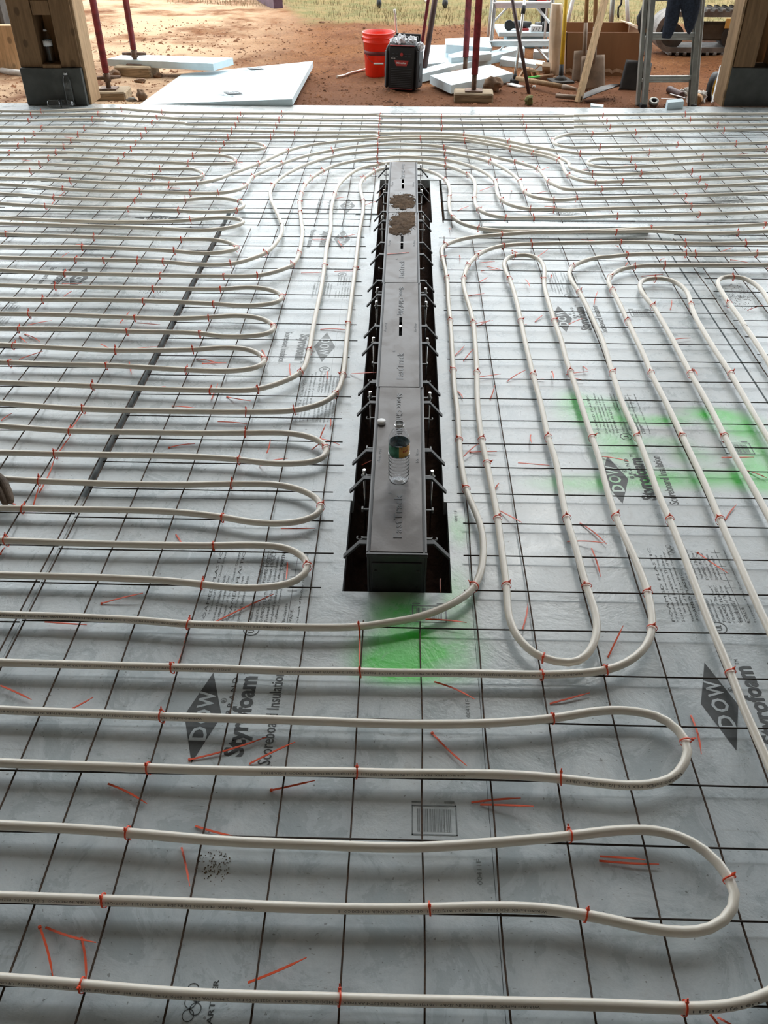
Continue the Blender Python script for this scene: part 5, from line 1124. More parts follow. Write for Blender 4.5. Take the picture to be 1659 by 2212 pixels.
# ------------------------------------------------------------------ step ladder
def step_ladder():
    YL_ = 9.75; fl = V(1056.7, 122, YL_); fr = V(1186, 137, YL_-.22); zl = gz(fl.x, fl.y); zr = gz(fr.x, fr.y)
    fl = G(1056.7, 124, zl); fr = G(1186.5, 138, zr)
    tl = V(1078, -120, fl.y+.38); tr = V(1197, -120, fr.y+.38)
    r = grp('step_ladder', ((fl.x+fr.x)/2, (fl.y+fr.y)/2, zl), 'aluminium step ladder standing among the foam offcuts', 'ladder', 'aluminium ladders')
    for a, b in ((fl, tl), (fr, tr)): mk(lambda m, a=a, b=b: (m.beam(a + (b-a)*.02, b, .026, .075, .003), m.beam(a + (b-a)*.02 + Vector((.018,0,0)), b + Vector((.018,0,0)), .012, .055, .002)), 'side_rail', 'aluminium', r)
    for a in (fl, fr): mk(lambda m, a=a: m.box(a+Vector((0,.0,.018)), (.05, .085, .036), None, .006), 'foot', 'black_rubber', r)
    for v0, v1 in ((88, 88), (5, 5)):
        def at_v(a, b, v):
            best = None
            for i in range(201):
                q = a.lerp(b, i/200); 
                # match height in view by projecting
                Yc = q.y*math.cos(PSI) - q.x*math.sin(PSI); h_ = CAMH-q.z; pv = 1106 + FPX*(h_*math.cos(TH)-Yc*math.sin(TH))/(Yc*math.cos(TH)+h_*math.sin(TH))
                if best is None or abs(pv-v) < best[0]: best = (abs(pv-v), q)
            return best[1]
        L_, R_ = at_v(fl, tl, v0), at_v(fr, tr, v1)
        st = mk(lambda m: (m.beam(L_, R_, .012, .085, .002, side=Vector((0,0,1))), m.beam(L_+Vector((0,-.035,-.024)), R_+Vector((0,-.035,-.024)), .045, .006, .001, side=Vector((0,0,1)))), 'step', 'aluminium', r)
        for e, o_ in ((L_, R_), (R_, L_)):
            d = (o_-e).normalized(); rail = (tl-fl if e is L_ else tr-fr).normalized()
            mk(lambda m, e=e, d=d, rail=rail: m.beam(e + d*.17 + Vector((0,0,-.03)), e - rail*.18 + d*.015, .016, .024, .001), 'brace', 'aluminium', r)
    # rear legs
    for a, b in ((fl, tl), (fr, tr)): mk(lambda m, a=a, b=b: m.beam((a.x+.03, a.y+.75, gz(a.x, a.y+.75)), b+Vector((0,.12,.3)), .02, .045, .002), 'rear_leg', 'aluminium', r)
step_ladder()
# ------------------------------------------------------------------ tall ladder
def tall_ladder():
    z0 = gz(2.0, 7.85); A = G(1389, 222, z0); Bq = G(1497, 226, z0); A.y = 7.80; Bq.y = 7.80
    A = V(1389, 222, 7.80); Bq = V(1497, 224, 7.80); tl = V(1424, -260, 8.15); tr = V(1533, -260, 8.15)
    A.z = Bq.z = z0
    r = grp('extension_ladder', tuple(A), 'grey aluminium extension ladder with dark jeans hung over it', 'ladder', 'aluminium ladders')
    for a, b, sx in ((A, tl, 1), (Bq, tr, -1)):
        mk(lambda m, a=a, b=b, sx=sx: (m.beam(a, b, .012, .075, .001), m.beam(a+Vector((sx*.016,-.034,0)), b+Vector((sx*.016,-.034,0)), .036, .008, .001), m.beam(a+Vector((sx*.016,.034,0)), b+Vector((sx*.016,.034,0)), .036, .008, .001)), 'side_rail', 'dull_aluminium', r)
        mk(lambda m, a=a, b=b, sx=sx: m.beam(a+Vector((-sx*.030,.05,.0)), b+Vector((-sx*.030,.05,0)), .03, .05, .002), 'fly_rail', 'dull_aluminium', r)
    for v in (168, 76, -10):
        t = (222-v)/(222+260.); t = min(.98, max(.02, t))
        best = min(range(401), key=lambda i: abs(pv_(A.lerp(tl, i/400)) - v)); L_ = A.lerp(tl, best/400); best = min(range(401), key=lambda i: abs(pv_(Bq.lerp(tr, i/400)) - v)); R_ = Bq.lerp(tr, best/400)
        mk(lambda m: (m.beam(L_, R_, .034, .034, .005, side=Vector((0,0,1))), m.beam(L_+Vector((0,-.019,0)), R_+Vector((0,-.019,0)), .010, .006, .001, side=Vector((0,0,1)))), 'rung', 'dull_aluminium', r)
        mk(lambda m: m.beam(L_+Vector((0,.06,-.03)), R_+Vector((0,.06,-.03)), .03, .03, .004, side=Vector((0,0,1))), 'rung', 'dull_aluminium', r)
    for a in (A, Bq): mk(lambda m, a=a: m.box(a+Vector((0,0,.01)), (.05, .09, .03), None, .004), 'foot', 'black_rubber', r)
    return A, Bq, tl, tr
def pv_(q):
    Yc = q.y*math.cos(PSI) - q.x*math.sin(PSI); h_ = CAMH-q.z
    return 1106 + FPX*(h_*math.cos(TH)-Yc*math.sin(TH))/(Yc*math.cos(TH)+h_*math.sin(TH))
tall_ladder()
def jeans():
    Y_ = 7.86; r = grp('jeans', tuple(V(1475, 30, Y_)), 'dark blue jeans hanging from the extension ladder', 'jeans')
    def leg(pts, name):
        m = MB(); n = 18; rows = []; 
        for (u0, u1, v, dpt) in pts:
            a, b = V(u0, v, Y_-.02), V(u1, v, Y_-.02); c = (a+b)/2; w2 = (b-a).length/2
            rows.append([c + Vector((math.cos(2*PI*k/n)*w2*(1+.06*mnoise.noise(Vector((k*.9, v*.07, 1)))), math.sin(2*PI*k/n)*dpt - .02, .008*mnoise.noise(Vector((k*.7, v*.05, 7))))) for k in range(n)])
        vs_ = [p for row in rows for p in row]; fs = [(i*n+k, i*n+(k+1) % n, (i+1)*n+(k+1) % n, (i+1)*n+k) for i in range(len(rows)-1) for k in range(n)]
        fs += [tuple(range(n))[::-1], tuple(len(rows)*n-n+k for k in range(n))]; m.add(vs_, fs, True); m.build(name, 'denim', r)
    leg([(1438, 1482, -60, .05), (1440, 1480, -20, .05), (1441, 1474, 0, .045), (1437, 1468, 20, .04), (1434, 1464, 45, .035), (1430, 1456, 65, .03), (1428, 1448, 81, .022)], 'trouser_leg')
    leg([(1470, 1520, -60, .05), (1468, 1517, -20, .05), (1466, 1513, 0, .045), (1470, 1510, 20, .04), (1475, 1504, 42, .035), (1478, 1497, 60, .03), (1484, 1488, 72, .02)], 'trouser_leg')
jeans()
# ------------------------------------------------------------------ poles and long tools
a = G(1143.5, 200, -.03); b = V(1096, -60, 8.45)
tag(MB().tube([(a.x, a.y, gz(a.x, a.y)-.01), b], .0155, 12).build('leaning_pole', 'dark_brown_steel'), 'dark thin steel pole leaning in front of the step ladder', 'pole')
a = G(1111, 180, -.03); b = V(1141, -60, 8.95); r = grp('telescopic_pole', (a.x, a.y, gz(a.x, a.y)), 'silver telescopic pole with a black foot and collar', 'pole')
mk(lambda m: m.tube([(a.x, a.y, gz(a.x, a.y)+.04), b], .013, 12), 'pole_tube', 'aluminium', r); mk(lambda m: (m.box((a.x, a.y, gz(a.x, a.y)+.028), (.07, .06, .05), RZ(.4), .01), m.cyl((a.x, a.y, gz(a.x, a.y)+.05), (a.x, a.y, gz(a.x, a.y)+.09), .018, n=12)), 'foot', 'black_rubber', r)
c0 = Vector((a.x, a.y, gz(a.x, a.y)+.04)); tt = min(range(401), key=lambda i: abs(pv_(c0.lerp(b, i/400)) - 30))/400; tt2 = min(range(401), key=lambda i: abs(pv_(c0.lerp(b, i/400)) - 12))/400
mk(lambda m: m.cyl(c0.lerp(b, tt), c0.lerp(b, tt2), .019, n=12), 'collar', 'black_rubber', r)
# yellow handled tamper
a = G(1211, 176, -.03); zg = gz(a.x, a.y); b = V(1226.5, -60, a.y+.12); c0 = Vector((a.x, a.y, zg)); r = grp('tamper', tuple(c0), 'hand tamper with a yellow handle and black foot', 'tamper')
mid = c0.lerp(b, .17); mk(lambda m: m.tube([mid, b], .0195, 14), 'handle', 'yellow_paint', r); mk(lambda m: m.tube([c0+Vector((0,0,.02)), mid], [.022, .020], 14), 'shaft', 'black_rubber', r)
mk(lambda m: (m.box(c0+Vector((0,0,.012)), (.20, .20, .02), RZ(.2), .004), m.lathe([(.0, .06), (.03, .055), (.06, .022), (0, .022)], c=c0, n=16)), 'tamper_plate', 'machine_dark', r)
# square shovels
def shovel(px0, v0, px1, bw, bh, label, tiltx=0, mat='shovel_steel', hmat='handle_wood', yb=8.45, lean=.25, cup=.03):
    c = G(px0, v0, -.03); zg = gz(c.x, c.y)
    top = V(px1, -80, c.y+lean); r = grp('shovel', (c.x, c.y, zg), label, 'shovel', 'shovels leaning on the box')
    base = Vector((c.x, c.y, zg-.01)); d = (top-base).normalized(); X = Vector((1,0,0)); X = (X - d*X.dot(d)).normalized(); N = X.cross(d)
    m = MB(); n, k_ = 10, 8; vs_ = []
    for i in range(k_+1):
        t = i/k_; w2 = bw/2*(1-.12*t)
        for j in range(n+1):
            u = -1+2*j/n; dep = cup*(u*u) ; vs_.append(base + d*(bh*t) + X*(u*w2) - N*dep)
    fr = [(i*(n+1)+j, i*(n+1)+j+1, (i+1)*(n+1)+j+1, (i+1)*(n+1)+j) for i in range(k_) for j in range(n)]; off = len(vs_)
    vs_ += [v + N*.0022 for v in vs_]; fs = fr + [tuple(q+off for q in f)[::-1] for f in fr]
    edge = [j for j in range(n+1)] + [i*(n+1)+n for i in range(1, k_+1)] + [k_*(n+1)+j for j in range(n-1, -1, -1)] + [i*(n+1) for i in range(k_-1, 0, -1)]
    fs += [(edge[q], edge[(q+1) % len(edge)], edge[(q+1) % len(edge)]+off, edge[q]+off)[::-1] for q in range(len(edge))]
    m.add(vs_, fs, True); m.build('blade', mat, r)
    sh = base + d*bh; mk(lambda m: m.tube([sh - d*.07 + N*.006, sh + N*.014, sh + d*.10 + N*.016, sh + d*.22 + N*.012], [.010, .021, .019, .0185], 12), 'socket', mat, r)
    mk(lambda m: m.tube([sh + d*.20 + N*.012, top], .0185, 12), 'handle', hmat, r)
    return r
shovel(1281, 193, 1289, .235, .29, 'square shovel leaning on the box behind the light plank'); 
shovel(1259, 174, 1272, .20, .27, 'second square shovel partly behind the light plank', lean=.2)
shovel(1370, 192, 1424, .27, .26, 'black square shovel leaning by the tall ladder', mat='dark_shovel_steel', lean=.35)
a = G(1249, 219, -.035); b = V(1322, -60, 8.35); a.z = gz(a.x, a.y)-.01
tag(MB().beam(a, b, .032, .075, .002, side=Vector((.75,-.66,0))).build('plank', 'plank_wood'), 'light wood plank leaning in front of the shovels', 'plank')
# shovel lying, blade tip up
m = MB(); n = 8; A0, A1 = G(1259, 216, -.02), G(1342, 188, .05); r = grp('shovel', tuple(A0), 'shovel blade lying on dirt behind the light plank', 'shovel')
d = (A1-A0); Yv = Vector((0, .17, .0)); vs_ = []
for i in range(9):
    t = i/8; w_ = .085*math.sin(PI*min(1, .22+.78*t))**.5*(1 if t < .8 else (1-t)/.2*.8+.2)
    for j in range(5): u = -1+2*j/4; vs_.append(A0 + d*t + Vector((0, w_*u+.04, .018*u*u + .012*math.sin(PI*t))))
fs = [(i*5+j, i*5+j+1, (i+1)*5+j+1, (i+1)*5+j) for i in range(8) for j in range(4)]; off = len(vs_); vs_ += [v - Vector((0,0,.003)) for v in vs_]
m.add(vs_, fs + [tuple(q+off for q in f)[::-1] for f in fs], True); m.build('blade', 'dark_shovel_steel', r)
mk(lambda m: m.tube([A0+Vector((0,.04,.01)), A0+Vector((-.10,.06,.01)), A0+Vector((-.22,.10,.012))], [.022,.020,.018], 12), 'socket', 'shovel_steel', r)
# ------------------------------------------------------------------ cardboard box and roll
def cbox():
    fl = G(1222, 166, -.05); fr = G(1373, 165, -.05); Yf = (fl.y+fr.y)/2; x0, x1 = fl.x, fr.x; zg = -.06; zt = V(1300, 70, Yf).z; tl = V(1224, 68, Yf); tr = V(1392, 71, Yf); yb = Yf+.62
    r = grp('cardboard_box', ((x0+x1)/2, Yf+.3, zg), 'large open brown cardboard box behind the shovels', 'box'); t = .006
    mk(lambda m: m.slab([(x0, Yf, zg), (x1, Yf, zg), (tr.x, Yf, zt), (tl.x, Yf, zt)][::-1], t, Vector((0,1,0))), 'front_panel', 'cardboard', r)
    mk(lambda m: m.slab([(x0, yb, zg), (x1, yb, zg), (tr.x-.02, yb, zt), (tl.x, yb, zt)], t, Vector((0,-1,0))), 'back_panel', 'cardboard', r)
    mk(lambda m: m.slab([(x0, Yf, zg), (tl.x, Yf, zt), (tl.x, yb, zt), (x0, yb, zg)], t, Vector((1,0,0))), 'side_panel', 'cardboard', r)
    mk(lambda m: m.slab([(x1, Yf, zg), (x1, yb, zg), (tr.x, yb, zt), (tr.x, Yf, zt)], t, Vector((-1,0,0))), 'side_panel', 'cardboard', r)
    mk(lambda m: m.slab([(tr.x, Yf, zt), (tr.x, yb, zt), (tr.x-.12, yb+.02, zt+.02), (tr.x-.02, Yf+.1, zt+.03)], .004), 'flap', 'pale_cardboard', r)
    mk(lambda m: m.slab([(x0, Yf+.005, zg+.004), (x1, Yf+.005, zg+.004), (x1, yb, zg+.004), (x0, yb, zg+.004)], .006), 'bottom_panel', 'cardboard', r)
    m = MB(); n = 20; z0 = zg+(zt-zg)*.20; m.add([(x0+(x1-x0)*i/n, Yf-.004-.008*abs(math.sin(i*1.7)), z0+.012*math.sin(i*2.3)+dz2) for dz2 in (0, -.03) for i in range(n+1)], [(i, i+1, n+2+i, n+1+i)[::-1] for i in range(n)]); m.build('torn_edge', 'pale_cardboard', r)
cbox()
def roll():
    c = G(1199, 164, -.04); tp_ = V(1203, 8, c.y+.08); n = 26; m = MB(); rows = []
    for i, t in enumerate([k/10 for k in range(11)]):
        p = Vector((c.x, c.y+.05, gz(c.x, c.y))).lerp(Vector((tp_.x, tp_.y, tp_.z)), t); rx, ry = .050+.012*t, .05
        if t > .85: rx *= .8
        rows.append([p + Vector((math.cos(2*PI*k/n)*rx*(1+.18*mnoise.noise(Vector((k*.5, t*3, 2)))), math.sin(2*PI*k/n)*ry*(1+.18*mnoise.noise(Vector((k*.5, t*3, 5)))), 0)) for k in range(n)])
    m.add([p for r_ in rows for p in r_], [(i*n+k, i*n+(k+1) % n, (i+1)*n+(k+1) % n, (i+1)*n+k) for i in range(10) for k in range(n)] + [tuple(10*n+k for k in range(n))], True)
    tag(m.build('cardboard_sheet', 'pale_cardboard'), 'pale folded cardboard standing beside the step ladder', 'cardboard')
roll()
# ------------------------------------------------------------------ work table area behind the ladder
def bench():
    Yb = 10.4; a, b = V(1077, 78, Yb), V(1186, 80, Yb); zt = -.0
    A_ = V(1077, 67, Yb+.0); m = MB(); z = V(1120, 79, Yb).z; zz = V(1120, 70, Yb).z
    m.box(((a.x+b.x)/2, Yb+.28, (z+zz)/2), (b.x-a.x, .56, max(.03, zz-z)), None, .003); zt = (z+zz)/2 + max(.03, zz-z)/2
    tag(m.build('foam_offcut', 'clean_foam'), 'thick white foam block carrying the power tools', 'foam board')
    m = MB(); m.box(((a.x+b.x)/2+.05, Yb+.3, (z-.05)/2-.02), ((b.x-a.x)*.8, .4, z+.05), None, .003); tag(m.build('foam_offcut', 'cut_foam_edge'), 'foam block supporting the tool platform underneath', 'foam board')
    def drill(u, v, label, yy, s=1.0, ang=0.0, stand=True):
        p = V(u, v, yy); p.z = zt; R_ = RZ(ang); r = grp('cordless_drill', tuple(p), label, 'power drill', 'cordless tools on the foam block')
        def q(x, y, z_): return p + R_ @ (Vector((x, y, z_))*s)
        mk(lambda m: m.box(q(0, 0, .025), (.12*s, .075*s, .05*s), R_, .006), 'battery', 'radio_black', r)
        mk(lambda m: m.beam(q(0, 0, .05), q(-.02, 0, .17), .04*s, .045*s, .008), 'grip', 'radio_black', r)
        mk(lambda m: m.tube([q(.07, 0, .19), q(.05, 0, .19), q(-.05, 0, .195), q(-.08, 0, .195)], [.02*s, .034*s, .034*s, .03*s], 14), 'motor_housing', 'radio_red', r)
        mk(lambda m: m.tube([q(-.08, 0, .195), q(-.14, 0, .195)], [.024*s, .015*s], 14), 'chuck', 'radio_black', r)
    drill(1172, 66, 'red and black cordless drill standing on the foam block', Yb+.2, 1.35, .2)
    c = V(1118, 66, Yb+.15); r = grp('power_tool', (c.x, c.y, zt), 'grey grinder lying on the foam block', 'power tool', 'cordless tools on the foam block')
    mk(lambda m: m.tube([(c.x-.07, c.y, zt+.05), (c.x, c.y, zt+.055), (c.x+.14, c.y+.02, zt+.05)], [.035, .04, .03], 14), 'tool_body', 'radio_grey', r); mk(lambda m: m.cyl((c.x-.10, c.y-.04, zt+.05), (c.x-.10, c.y+.0, zt+.05), .05, n=20), 'disc', 'radio_black', r)
    mk(lambda m: m.box((c.x+.06, c.y-.02, zt+.012), (.12, .04, .02), None, .004), 'guard', 'radio_red', r)
    c = V(1157, 74, Yb+.06); m = MB(); m.box((c.x, c.y, zt+.03), (.12, .08, .06), None, .004); o = m.build('small_carton', 'label_white'); tag(o, 'small white marked carton on the foam block', 'carton')
    m = MB(); 
    for k in range(3): m.beam((c.x-.04+.03*k, c.y-.0405, zt+.012), (c.x-.025+.03*k, c.y-.0405, zt+.045), .006, .001)
    q = m.build('marker_strokes', 'radio_black'); q.parent = o
    c = V(1180, 76, Yb+.08); tag(MB().box((c.x, c.y, zt+.045), (.11, .09, .09), None, .01).box((c.x, c.y-.046, zt+.045), (.06, .004, .045), None, .001).build('battery_pack', 'radio_black'), 'black battery pack at the right end of the foam block', 'battery')
    q = [V(1148, 64, Yb+.3), V(1155, 58, Yb+.3), V(1168, 55, Yb+.3), V(1182, 56, Yb+.3)]; q[0].z = zt+.02
    tag(MB().tube(catmull(q, .02), .012, 8).build('hose_loop', 'white_paint'), 'white curved hose behind the tools', 'hose')
bench()
# white legs, grey pipe and hook beyond the box
def leg(u0, v0, u1, v1, Y_, r_, mat, label, name='stand_leg', cat='stand leg', ground=True):
    a = V(u0, v0, Y_); b = V(u1, v1, Y_+.1)
    if ground: a.z = min(a.z, gz(a.x, a.y)) if a.z < .15 else a.z
    tag(MB().tube([a, b], r_, 10).build(name, mat), label, cat)
leg(1219, 62, 1252, -60, 11.0, .022, 'white_paint', 'white slanted stand leg left of the box'); leg(1362, 62, 1352, -60, 11.0, .022, 'white_paint', 'white stand leg behind the box right end')
leg(1321, 62, 1328, -60, 11.0, .028, 'dull_aluminium', 'grey pipe standing behind the box', 'pipe', 'pipe')
q = [V(1342, -30, 10.4), V(1342, 8, 10.4), V(1340, 12, 10.4), V(1336, 16, 10.4), V(1335, 30, 10.4), V(1336, 38, 10.4)]
tag(MB().tube(catmull(q, .03), .010, 8).build('hanging_cable', 'black_rubber'), 'short black cable hanging behind the light plank', 'cable')
c = V(1238, 49, 9.75); tag(MB().box((c.x, c.y, c.z-.2), (.05, .05, .4), None, .01).build('tool_handle', 'radio_red'), 'red tool handle poking from the cardboard box', 'tool')
c = V(1393, 38, 8.6); m = MB(); m.blob(c, (.055, .04, .125), 9, .25); o = m.build('fabric_bag', 'black_bag'); tag(o, 'dark crumpled bag hanging left of the tall ladder', 'bag')
# ------------------------------------------------------------------ tracked machine
def machine():
    Y_ = 10.2; x0 = V(1418, 60, Y_).x; x1 = x0+2.3; zg = -.05; zb = -.02; zt_ = V(1500, 25, Y_).z
    r = grp('excavator', ((x0+x1)/2, Y_+.5, zg), 'tracked machine standing behind the right post', 'excavator')
    hh = zt_-zb; R0 = hh/2; cxa, cxb = x0+R0, x1-R0; n = 16
    loop = [Vector((cxa + R0*math.cos(a), 0, zb+R0+R0*math.sin(a))) for a in [PI/2+PI*i/n for i in range(n+1)]] + [Vector((cxb + R0*math.cos(a), 0, zb+R0+R0*math.sin(a))) for a in [-PI/2+PI*i/n for i in range(n+1)]]
    m = MB(); vs_ = []
    for p in loop: vs_ += [p+Vector((0,Y_,0)), p+Vector((0,Y_+.32,0))]
    c_ = Vector(((x0+x1)/2, 0, zb+R0)); inn = []
    for p in loop:
        d = (p-Vector((min(max(p.x, cxa), cxb), 0, zb+R0))).normalized(); inn += [p-d*.05+Vector((0,Y_,0)), p-d*.05+Vector((0,Y_+.32,0))]
    k = len(vs_); vs_ += inn; q = len(loop); fs = []
    for i in range(q):
        j = (i+1) % q; fs += [(2*i, 2*j, 2*j+1, 2*i+1), (k+2*i, k+2*i+1, k+2*j+1, k+2*j), (2*i, k+2*i, k+2*j, 2*j), (2*i+1, 2*j+1, k+2*j+1, k+2*i+1)]
    m.add(vs_, fs)
    L_ = int((x1-x0)/.09)
    for i in range(L_):
        x = cxa + (cxb-cxa)*i/(L_-1)
        for z_ in (zb-.012, zt_+.012): m.box((x, Y_+.16, z_), (.035, .33, .028), None, .004)
    m.build('track', 'track_steel', r)
    for i in range(4):
        x = cxa + (cxb-cxa)*i/3; mk(lambda m: (m.cyl((x, Y_+.02, zb+R0*.78), (x, Y_+.28, zb+R0*.78), R0*.62, n=24), m.cyl((x, Y_-.01, zb+R0*.78), (x, Y_+.02, zb+R0*.78), R0*.25, n=16)), 'track_roller', 'machine_dark', r)
    mk(lambda m: m.box(((x0+x1)/2+.15, Y_+.10, zb+R0), (x1-x0-.5, .10, hh*.45), None, .02), 'side_frame', 'machine_panel', r)
    mk(lambda m: m.box(((x0+x1)/2+.2, Y_+.9, zt_+.42), (1.9, 1.5, .62), None, .05), 'body', 'machine_dark', r)
    mk(lambda m: m.box((x0+1.1, Y_+.14, zt_+.32), (.7, .05, .30), None, .02), 'side_panel', 'machine_panel', r)
    mk(lambda m: m.box((V(1576, 50, Y_).x, Y_-.02, V(1576, 50, Y_).z), (.10, .01, .09), None, .003), 'decal', 'label_orange', r)
machine()
# ------------------------------------------------------------------ wheel, sign, oddments by the right post
c = V(1543, 179, 8.15); r = grp('wheel', (c.x, c.y, c.z), 'small wheel with yellow rim behind the right post', 'wheel'); Rw = .115; c.z = gz(c.x, c.y)+Rw*.95
Mw = RZ(.95) @ Matrix.Rotation(PI/2, 3, 'X')
mk(lambda m: m.lathe([(Rw*.74, -.022), (Rw*.95, -.024), (Rw, -.012), (Rw, .012), (Rw*.95, .024), (Rw*.74, .022), (Rw*.74, -.022)], c=c, n=36, M=Mw), 'tyre', 'black_rubber', r)
def rim(m):
    m.lathe([(Rw*.60, -.014), (Rw*.76, -.018), (Rw*.76, .018), (Rw*.60, .014), (Rw*.60, -.014)], c=c, n=36, M=Mw); m.lathe([(0, -.026), (.022, -.026), (.022, .026), (0, .026)], c=c, n=16, M=Mw)
    for i in range(6): a = 2*PI*i/6; m.beam(c + Mw @ Vector((.015*math.cos(a), .015*math.sin(a), 0)), c + Mw @ Vector((Rw*.66*math.cos(a), Rw*.66*math.sin(a), 0)), .018, .008, .001)
mk(rim, 'rim', 'gold_rim', r)
a = V(1541, 221, 7.86); b = V(1560, 140, 8.02); tag(MB().beam(a, b, .012, .055, .002, side=Vector((1,.3,0))).build('white_board', 'dusty_white'), 'narrow white board leaning against the right post', 'board')
def tube_on_ground(u0, v0, u1, v1, r_, mat, name, label, cat, n=20):
    a, b = gp(u0, v0), gp(u1, v1); a.z = gz(a.x, a.y)+r_; b.z = gz(b.x, b.y)+r_; tag(MB().tube([a, a.lerp(b, .03), a.lerp(b, .97), b], [r_*.85, r_, r_, r_*.85], n).build(name, mat), label, cat)
tube_on_ground(1444, 196, 1473, 208, .030, 'dark_brown_steel', 'caulk_tube', 'dark sealant tube lying by the tall ladder', 'tube')
tube_on_ground(1492, 219, 1497, 213, .045, 'clear_plastic', 'clear_jar', 'small clear jar at the foot of the tall ladder', 'jar')
tube_on_ground(1503, 222, 1507, 217, .040, 'handle_wood', 'brown_jar', 'round brown jar right of the tall ladder foot', 'jar')
stick(gp(1428, 213, .03), gp(1462, 214, .03), .012, .006, 'thin white strip beside the foam block', 'white_paint', 'thin_strip', 'strip', 'small strips'); stick(gp(1448, 203, .03), gp(1480, 212, .04), .010, .008, 'thin grey wire end by the sealant tube', 'aluminium', 'thin_strip', 'strip', 'small strips')
m = MB(); p = gp(1512, 214); m.blob((p.x, p.y+.02, p.z+.03), (.05, .06, .05), 12, .5, 12, 2.6); tag(m.build('white_rag', 'white_cloth'), 'crumpled pale rag beside the brown jar', 'rag')
p = gp(1484, 205); m = MB(); m.blob((p.x, p.y+.01, p.z+.03), (.045, .04, .035), 14, .5, 12, 2.4); tag(m.build('white_rag', 'white_cloth'), 'small pale rag behind the tall ladder rail', 'rag')
p = gp(1411, 226); z_ = p.z+.012; r = grp('tape_roll', tuple(p), 'grey tape roll lying at the slab edge', 'tape roll')
Mt = Matrix.Rotation(.5, 3, 'X'); mk(lambda m: m.lathe([(.022, -.016), (.040, -.016), (.040, .016), (.022, .016), (.022, -.016)], c=Vector((p.x, p.y, p.z+.024)), n=28, M=Mt), 'tape', 'dull_aluminium', r); mk(lambda m: m.lathe([(.019, -.016), (.022, -.016), (.022, .016), (.019, .016), (.019, -.016)], c=Vector((p.x, p.y, p.z+.024)), n=28, M=Mt), 'core', 'radio_black', r)
# ------------------------------------------------------------------ far things at the top edge
a = G(592, 23, -.06); b = G(560, 6, -.06); d = Vector((b.x-a.x, b.y-a.y, 0)).normalized(); s_ = Vector((-d.y, d.x, 0))
if s_.x < 0: s_ = -s_
tag(MB().prism([(a.x, a.y), (a.x+s_.x*.13, a.y+s_.y*.13), (a.x+s_.x*.13+d.x*1.6, a.y+s_.y*.13+d.y*1.6), (a.x+d.x*1.6, a.y+d.y*1.6)][::1], -.08, .24).build('dark_beam', 'dark_purple'), 'dark purple brown beam lying at the top of the yard', 'beam')
def yleg(u, v, r_, mat, label, foot=True):
    p = G(u, v, -.06); r = grp('stand_leg', (p.x, p.y, -.06), label, 'stand leg'); mk(lambda m: m.tube([(p.x, p.y, .06), (p.x, p.y, 1.3)], r_, 12), 'leg_tube', mat, r); mk(lambda m: m.blob((p.x, p.y-.02, .01), (r_*1.25, r_*1.7, .06), 2, .1), 'foot', 'black_rubber', r)
yleg(819, 19, .028, 'grey_leg', 'grey stand leg with a dark foot on the grass'); yleg(961, 19, .032, 'dark_brown_steel', 'brown stand leg on the grass right of the braces')
a = G(921, 8, -.05); tag(MB().tube([(a.x, a.y, -.03), (a.x-.05, a.y+.25, .05)], .016, 8).build('tube_offcut', 'white_tubing'), 'white tube offcut lying on the far grass', 'tubing')
a = V(0, 62, 9.0); tag(MB().box((a.x-.35, 9.05, a.z/2-.02), (.95, .09, a.z+.09), None, .004).build('plank', 'plank_wood'), 'tan plank standing behind the left post', 'plank')
a = V(8, 20, 9.6); tag(MB().box((a.x-.22, 9.6, a.z), (.5, .3, .75), None, .02).build('dark_crate', 'machine_dark'), 'dark crate above the plank behind the left post', 'crate')
q = [G(u, v, -.03) for u, v in ((-30, 150), (0, 156), (20, 160), (50, 163), (80, 168))]
for p in q: p.z = gz(p.x, p.y)+.02
tag(MB().tube(catmull(q, .05), .030, 10).build('white_hose', 'white_cloth'), 'white hose lying on dirt behind the left post', 'hose')
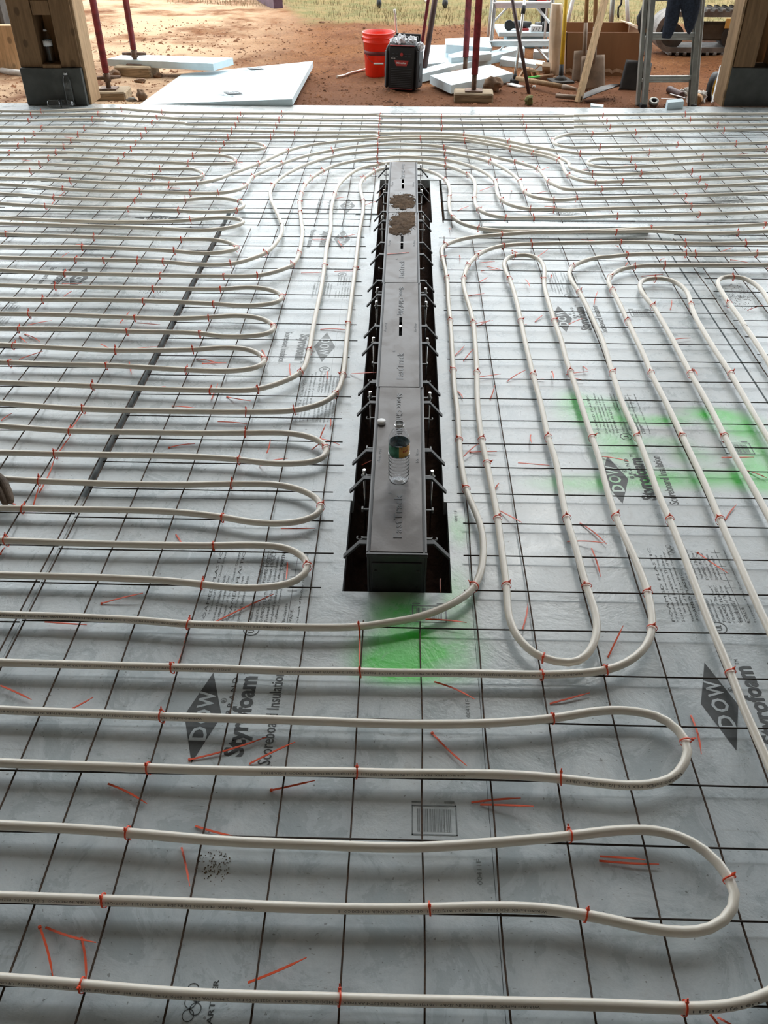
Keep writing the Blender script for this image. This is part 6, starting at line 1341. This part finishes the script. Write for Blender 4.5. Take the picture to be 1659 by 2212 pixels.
# ------------------------------------------------------------------ gloved worker's hand reaching in from the left
def hand():
    # wrist off frame; the index finger comes down beside the tube, thumb under it
    tipi = G(26, 1086, .022); kn = G(14, 1042, .060); root_p = G(-62, 1020, .090)
    r = grp('person', tuple(root_p), 'brown gloved hand of a worker at the left edge pulling a cable tie', 'person')
    def skin(name, verts, edges, radii, mat):
        me = bpy.data.meshes.new(name); me.from_pydata([tuple(v - r.location) for v in verts], edges, []); o = bpy.data.objects.new(name, me); C.objects.link(o); o.parent = r
        mod = o.modifiers.new('skin', 'SKIN'); 
        for i, rr in enumerate(radii): me.skin_vertices[0].data[i].radius = (rr, rr)
        me.skin_vertices[0].data[0].use_root = True; o.modifiers.new('sub', 'SUBSURF').levels = 2; o.modifiers['sub'].render_levels = 2
        me.materials.append(MATS[mat]); return o
    P_ = lambda u, v, z: G(u, v, z)
    V_ = [P_(-230, 985, .10), P_(-120, 1005, .10), P_(-55, 1022, .088),       # wrist, heel, palm
          P_(-18, 1020, .075), P_(6, 1040, .062), P_(18, 1066, .044), P_(24, 1088, .028),   # index
          P_(-20, 1042, .062), P_(0, 1060, .050), P_(9, 1080, .036), P_(13, 1093, .026),     # middle
          P_(-34, 1062, .054), P_(-22, 1078, .042), P_(-16, 1090, .030),                      # ring
          P_(-50, 1076, .050), P_(-42, 1090, .038), P_(-38, 1098, .030),                      # little
          P_(-66, 1050, .06), P_(-58, 1082, .036), P_(-30, 1102, .028), P_(-8, 1100, .024)]   # thumb
    E_ = [(0,1),(1,2),(2,3),(3,4),(4,5),(5,6),(2,7),(7,8),(8,9),(9,10),(2,11),(11,12),(12,13),(2,14),(14,15),(15,16),(1,17),(17,18),(18,19),(19,20)]
    R_ = [.030,.036,.032,.0175,.0165,.0150,.0125,.0150,.0140,.0125,.0105,.0115,.0105,.0088,.0105,.0095,.0080,.015,.0135,.0115,.0095]
    me = bpy.data.meshes.new('gloved_hand'); o = None
    m = bpy.data.meshes.new('gloved_hand'); m.from_pydata([tuple(v - r.location) for v in V_], E_, []); o = bpy.data.objects.new('gloved_hand', m); C.objects.link(o); o.parent = r
    o.modifiers.new('skin', 'SKIN')
    if not m.skin_vertices: m.attributes  # the modifier adds the layer
    try:
        sv = m.skin_vertices[0].data
    except Exception:
        import bmesh
        bm = bmesh.new(); bm.from_mesh(m); lay = bm.verts.layers.skin.verify(); bm.to_mesh(m); bm.free(); sv = m.skin_vertices[0].data
    for i, rr in enumerate(R_): sv[i].radius = (rr, rr)
    sv[0].use_root = True; s = o.modifiers.new('sub', 'SUBSURF'); s.levels = 2; s.render_levels = 2; m.materials.append(MATS['glove_brown'])
    mk(lambda mm: mm.tube([P_(-1050, 820, .42), P_(-600, 900, .26), P_(-230, 985, .115), P_(-200, 990, .11)], [.058, .050, .040, .039], 18), 'sleeve', 'sleeve_cloth', r)
hand()
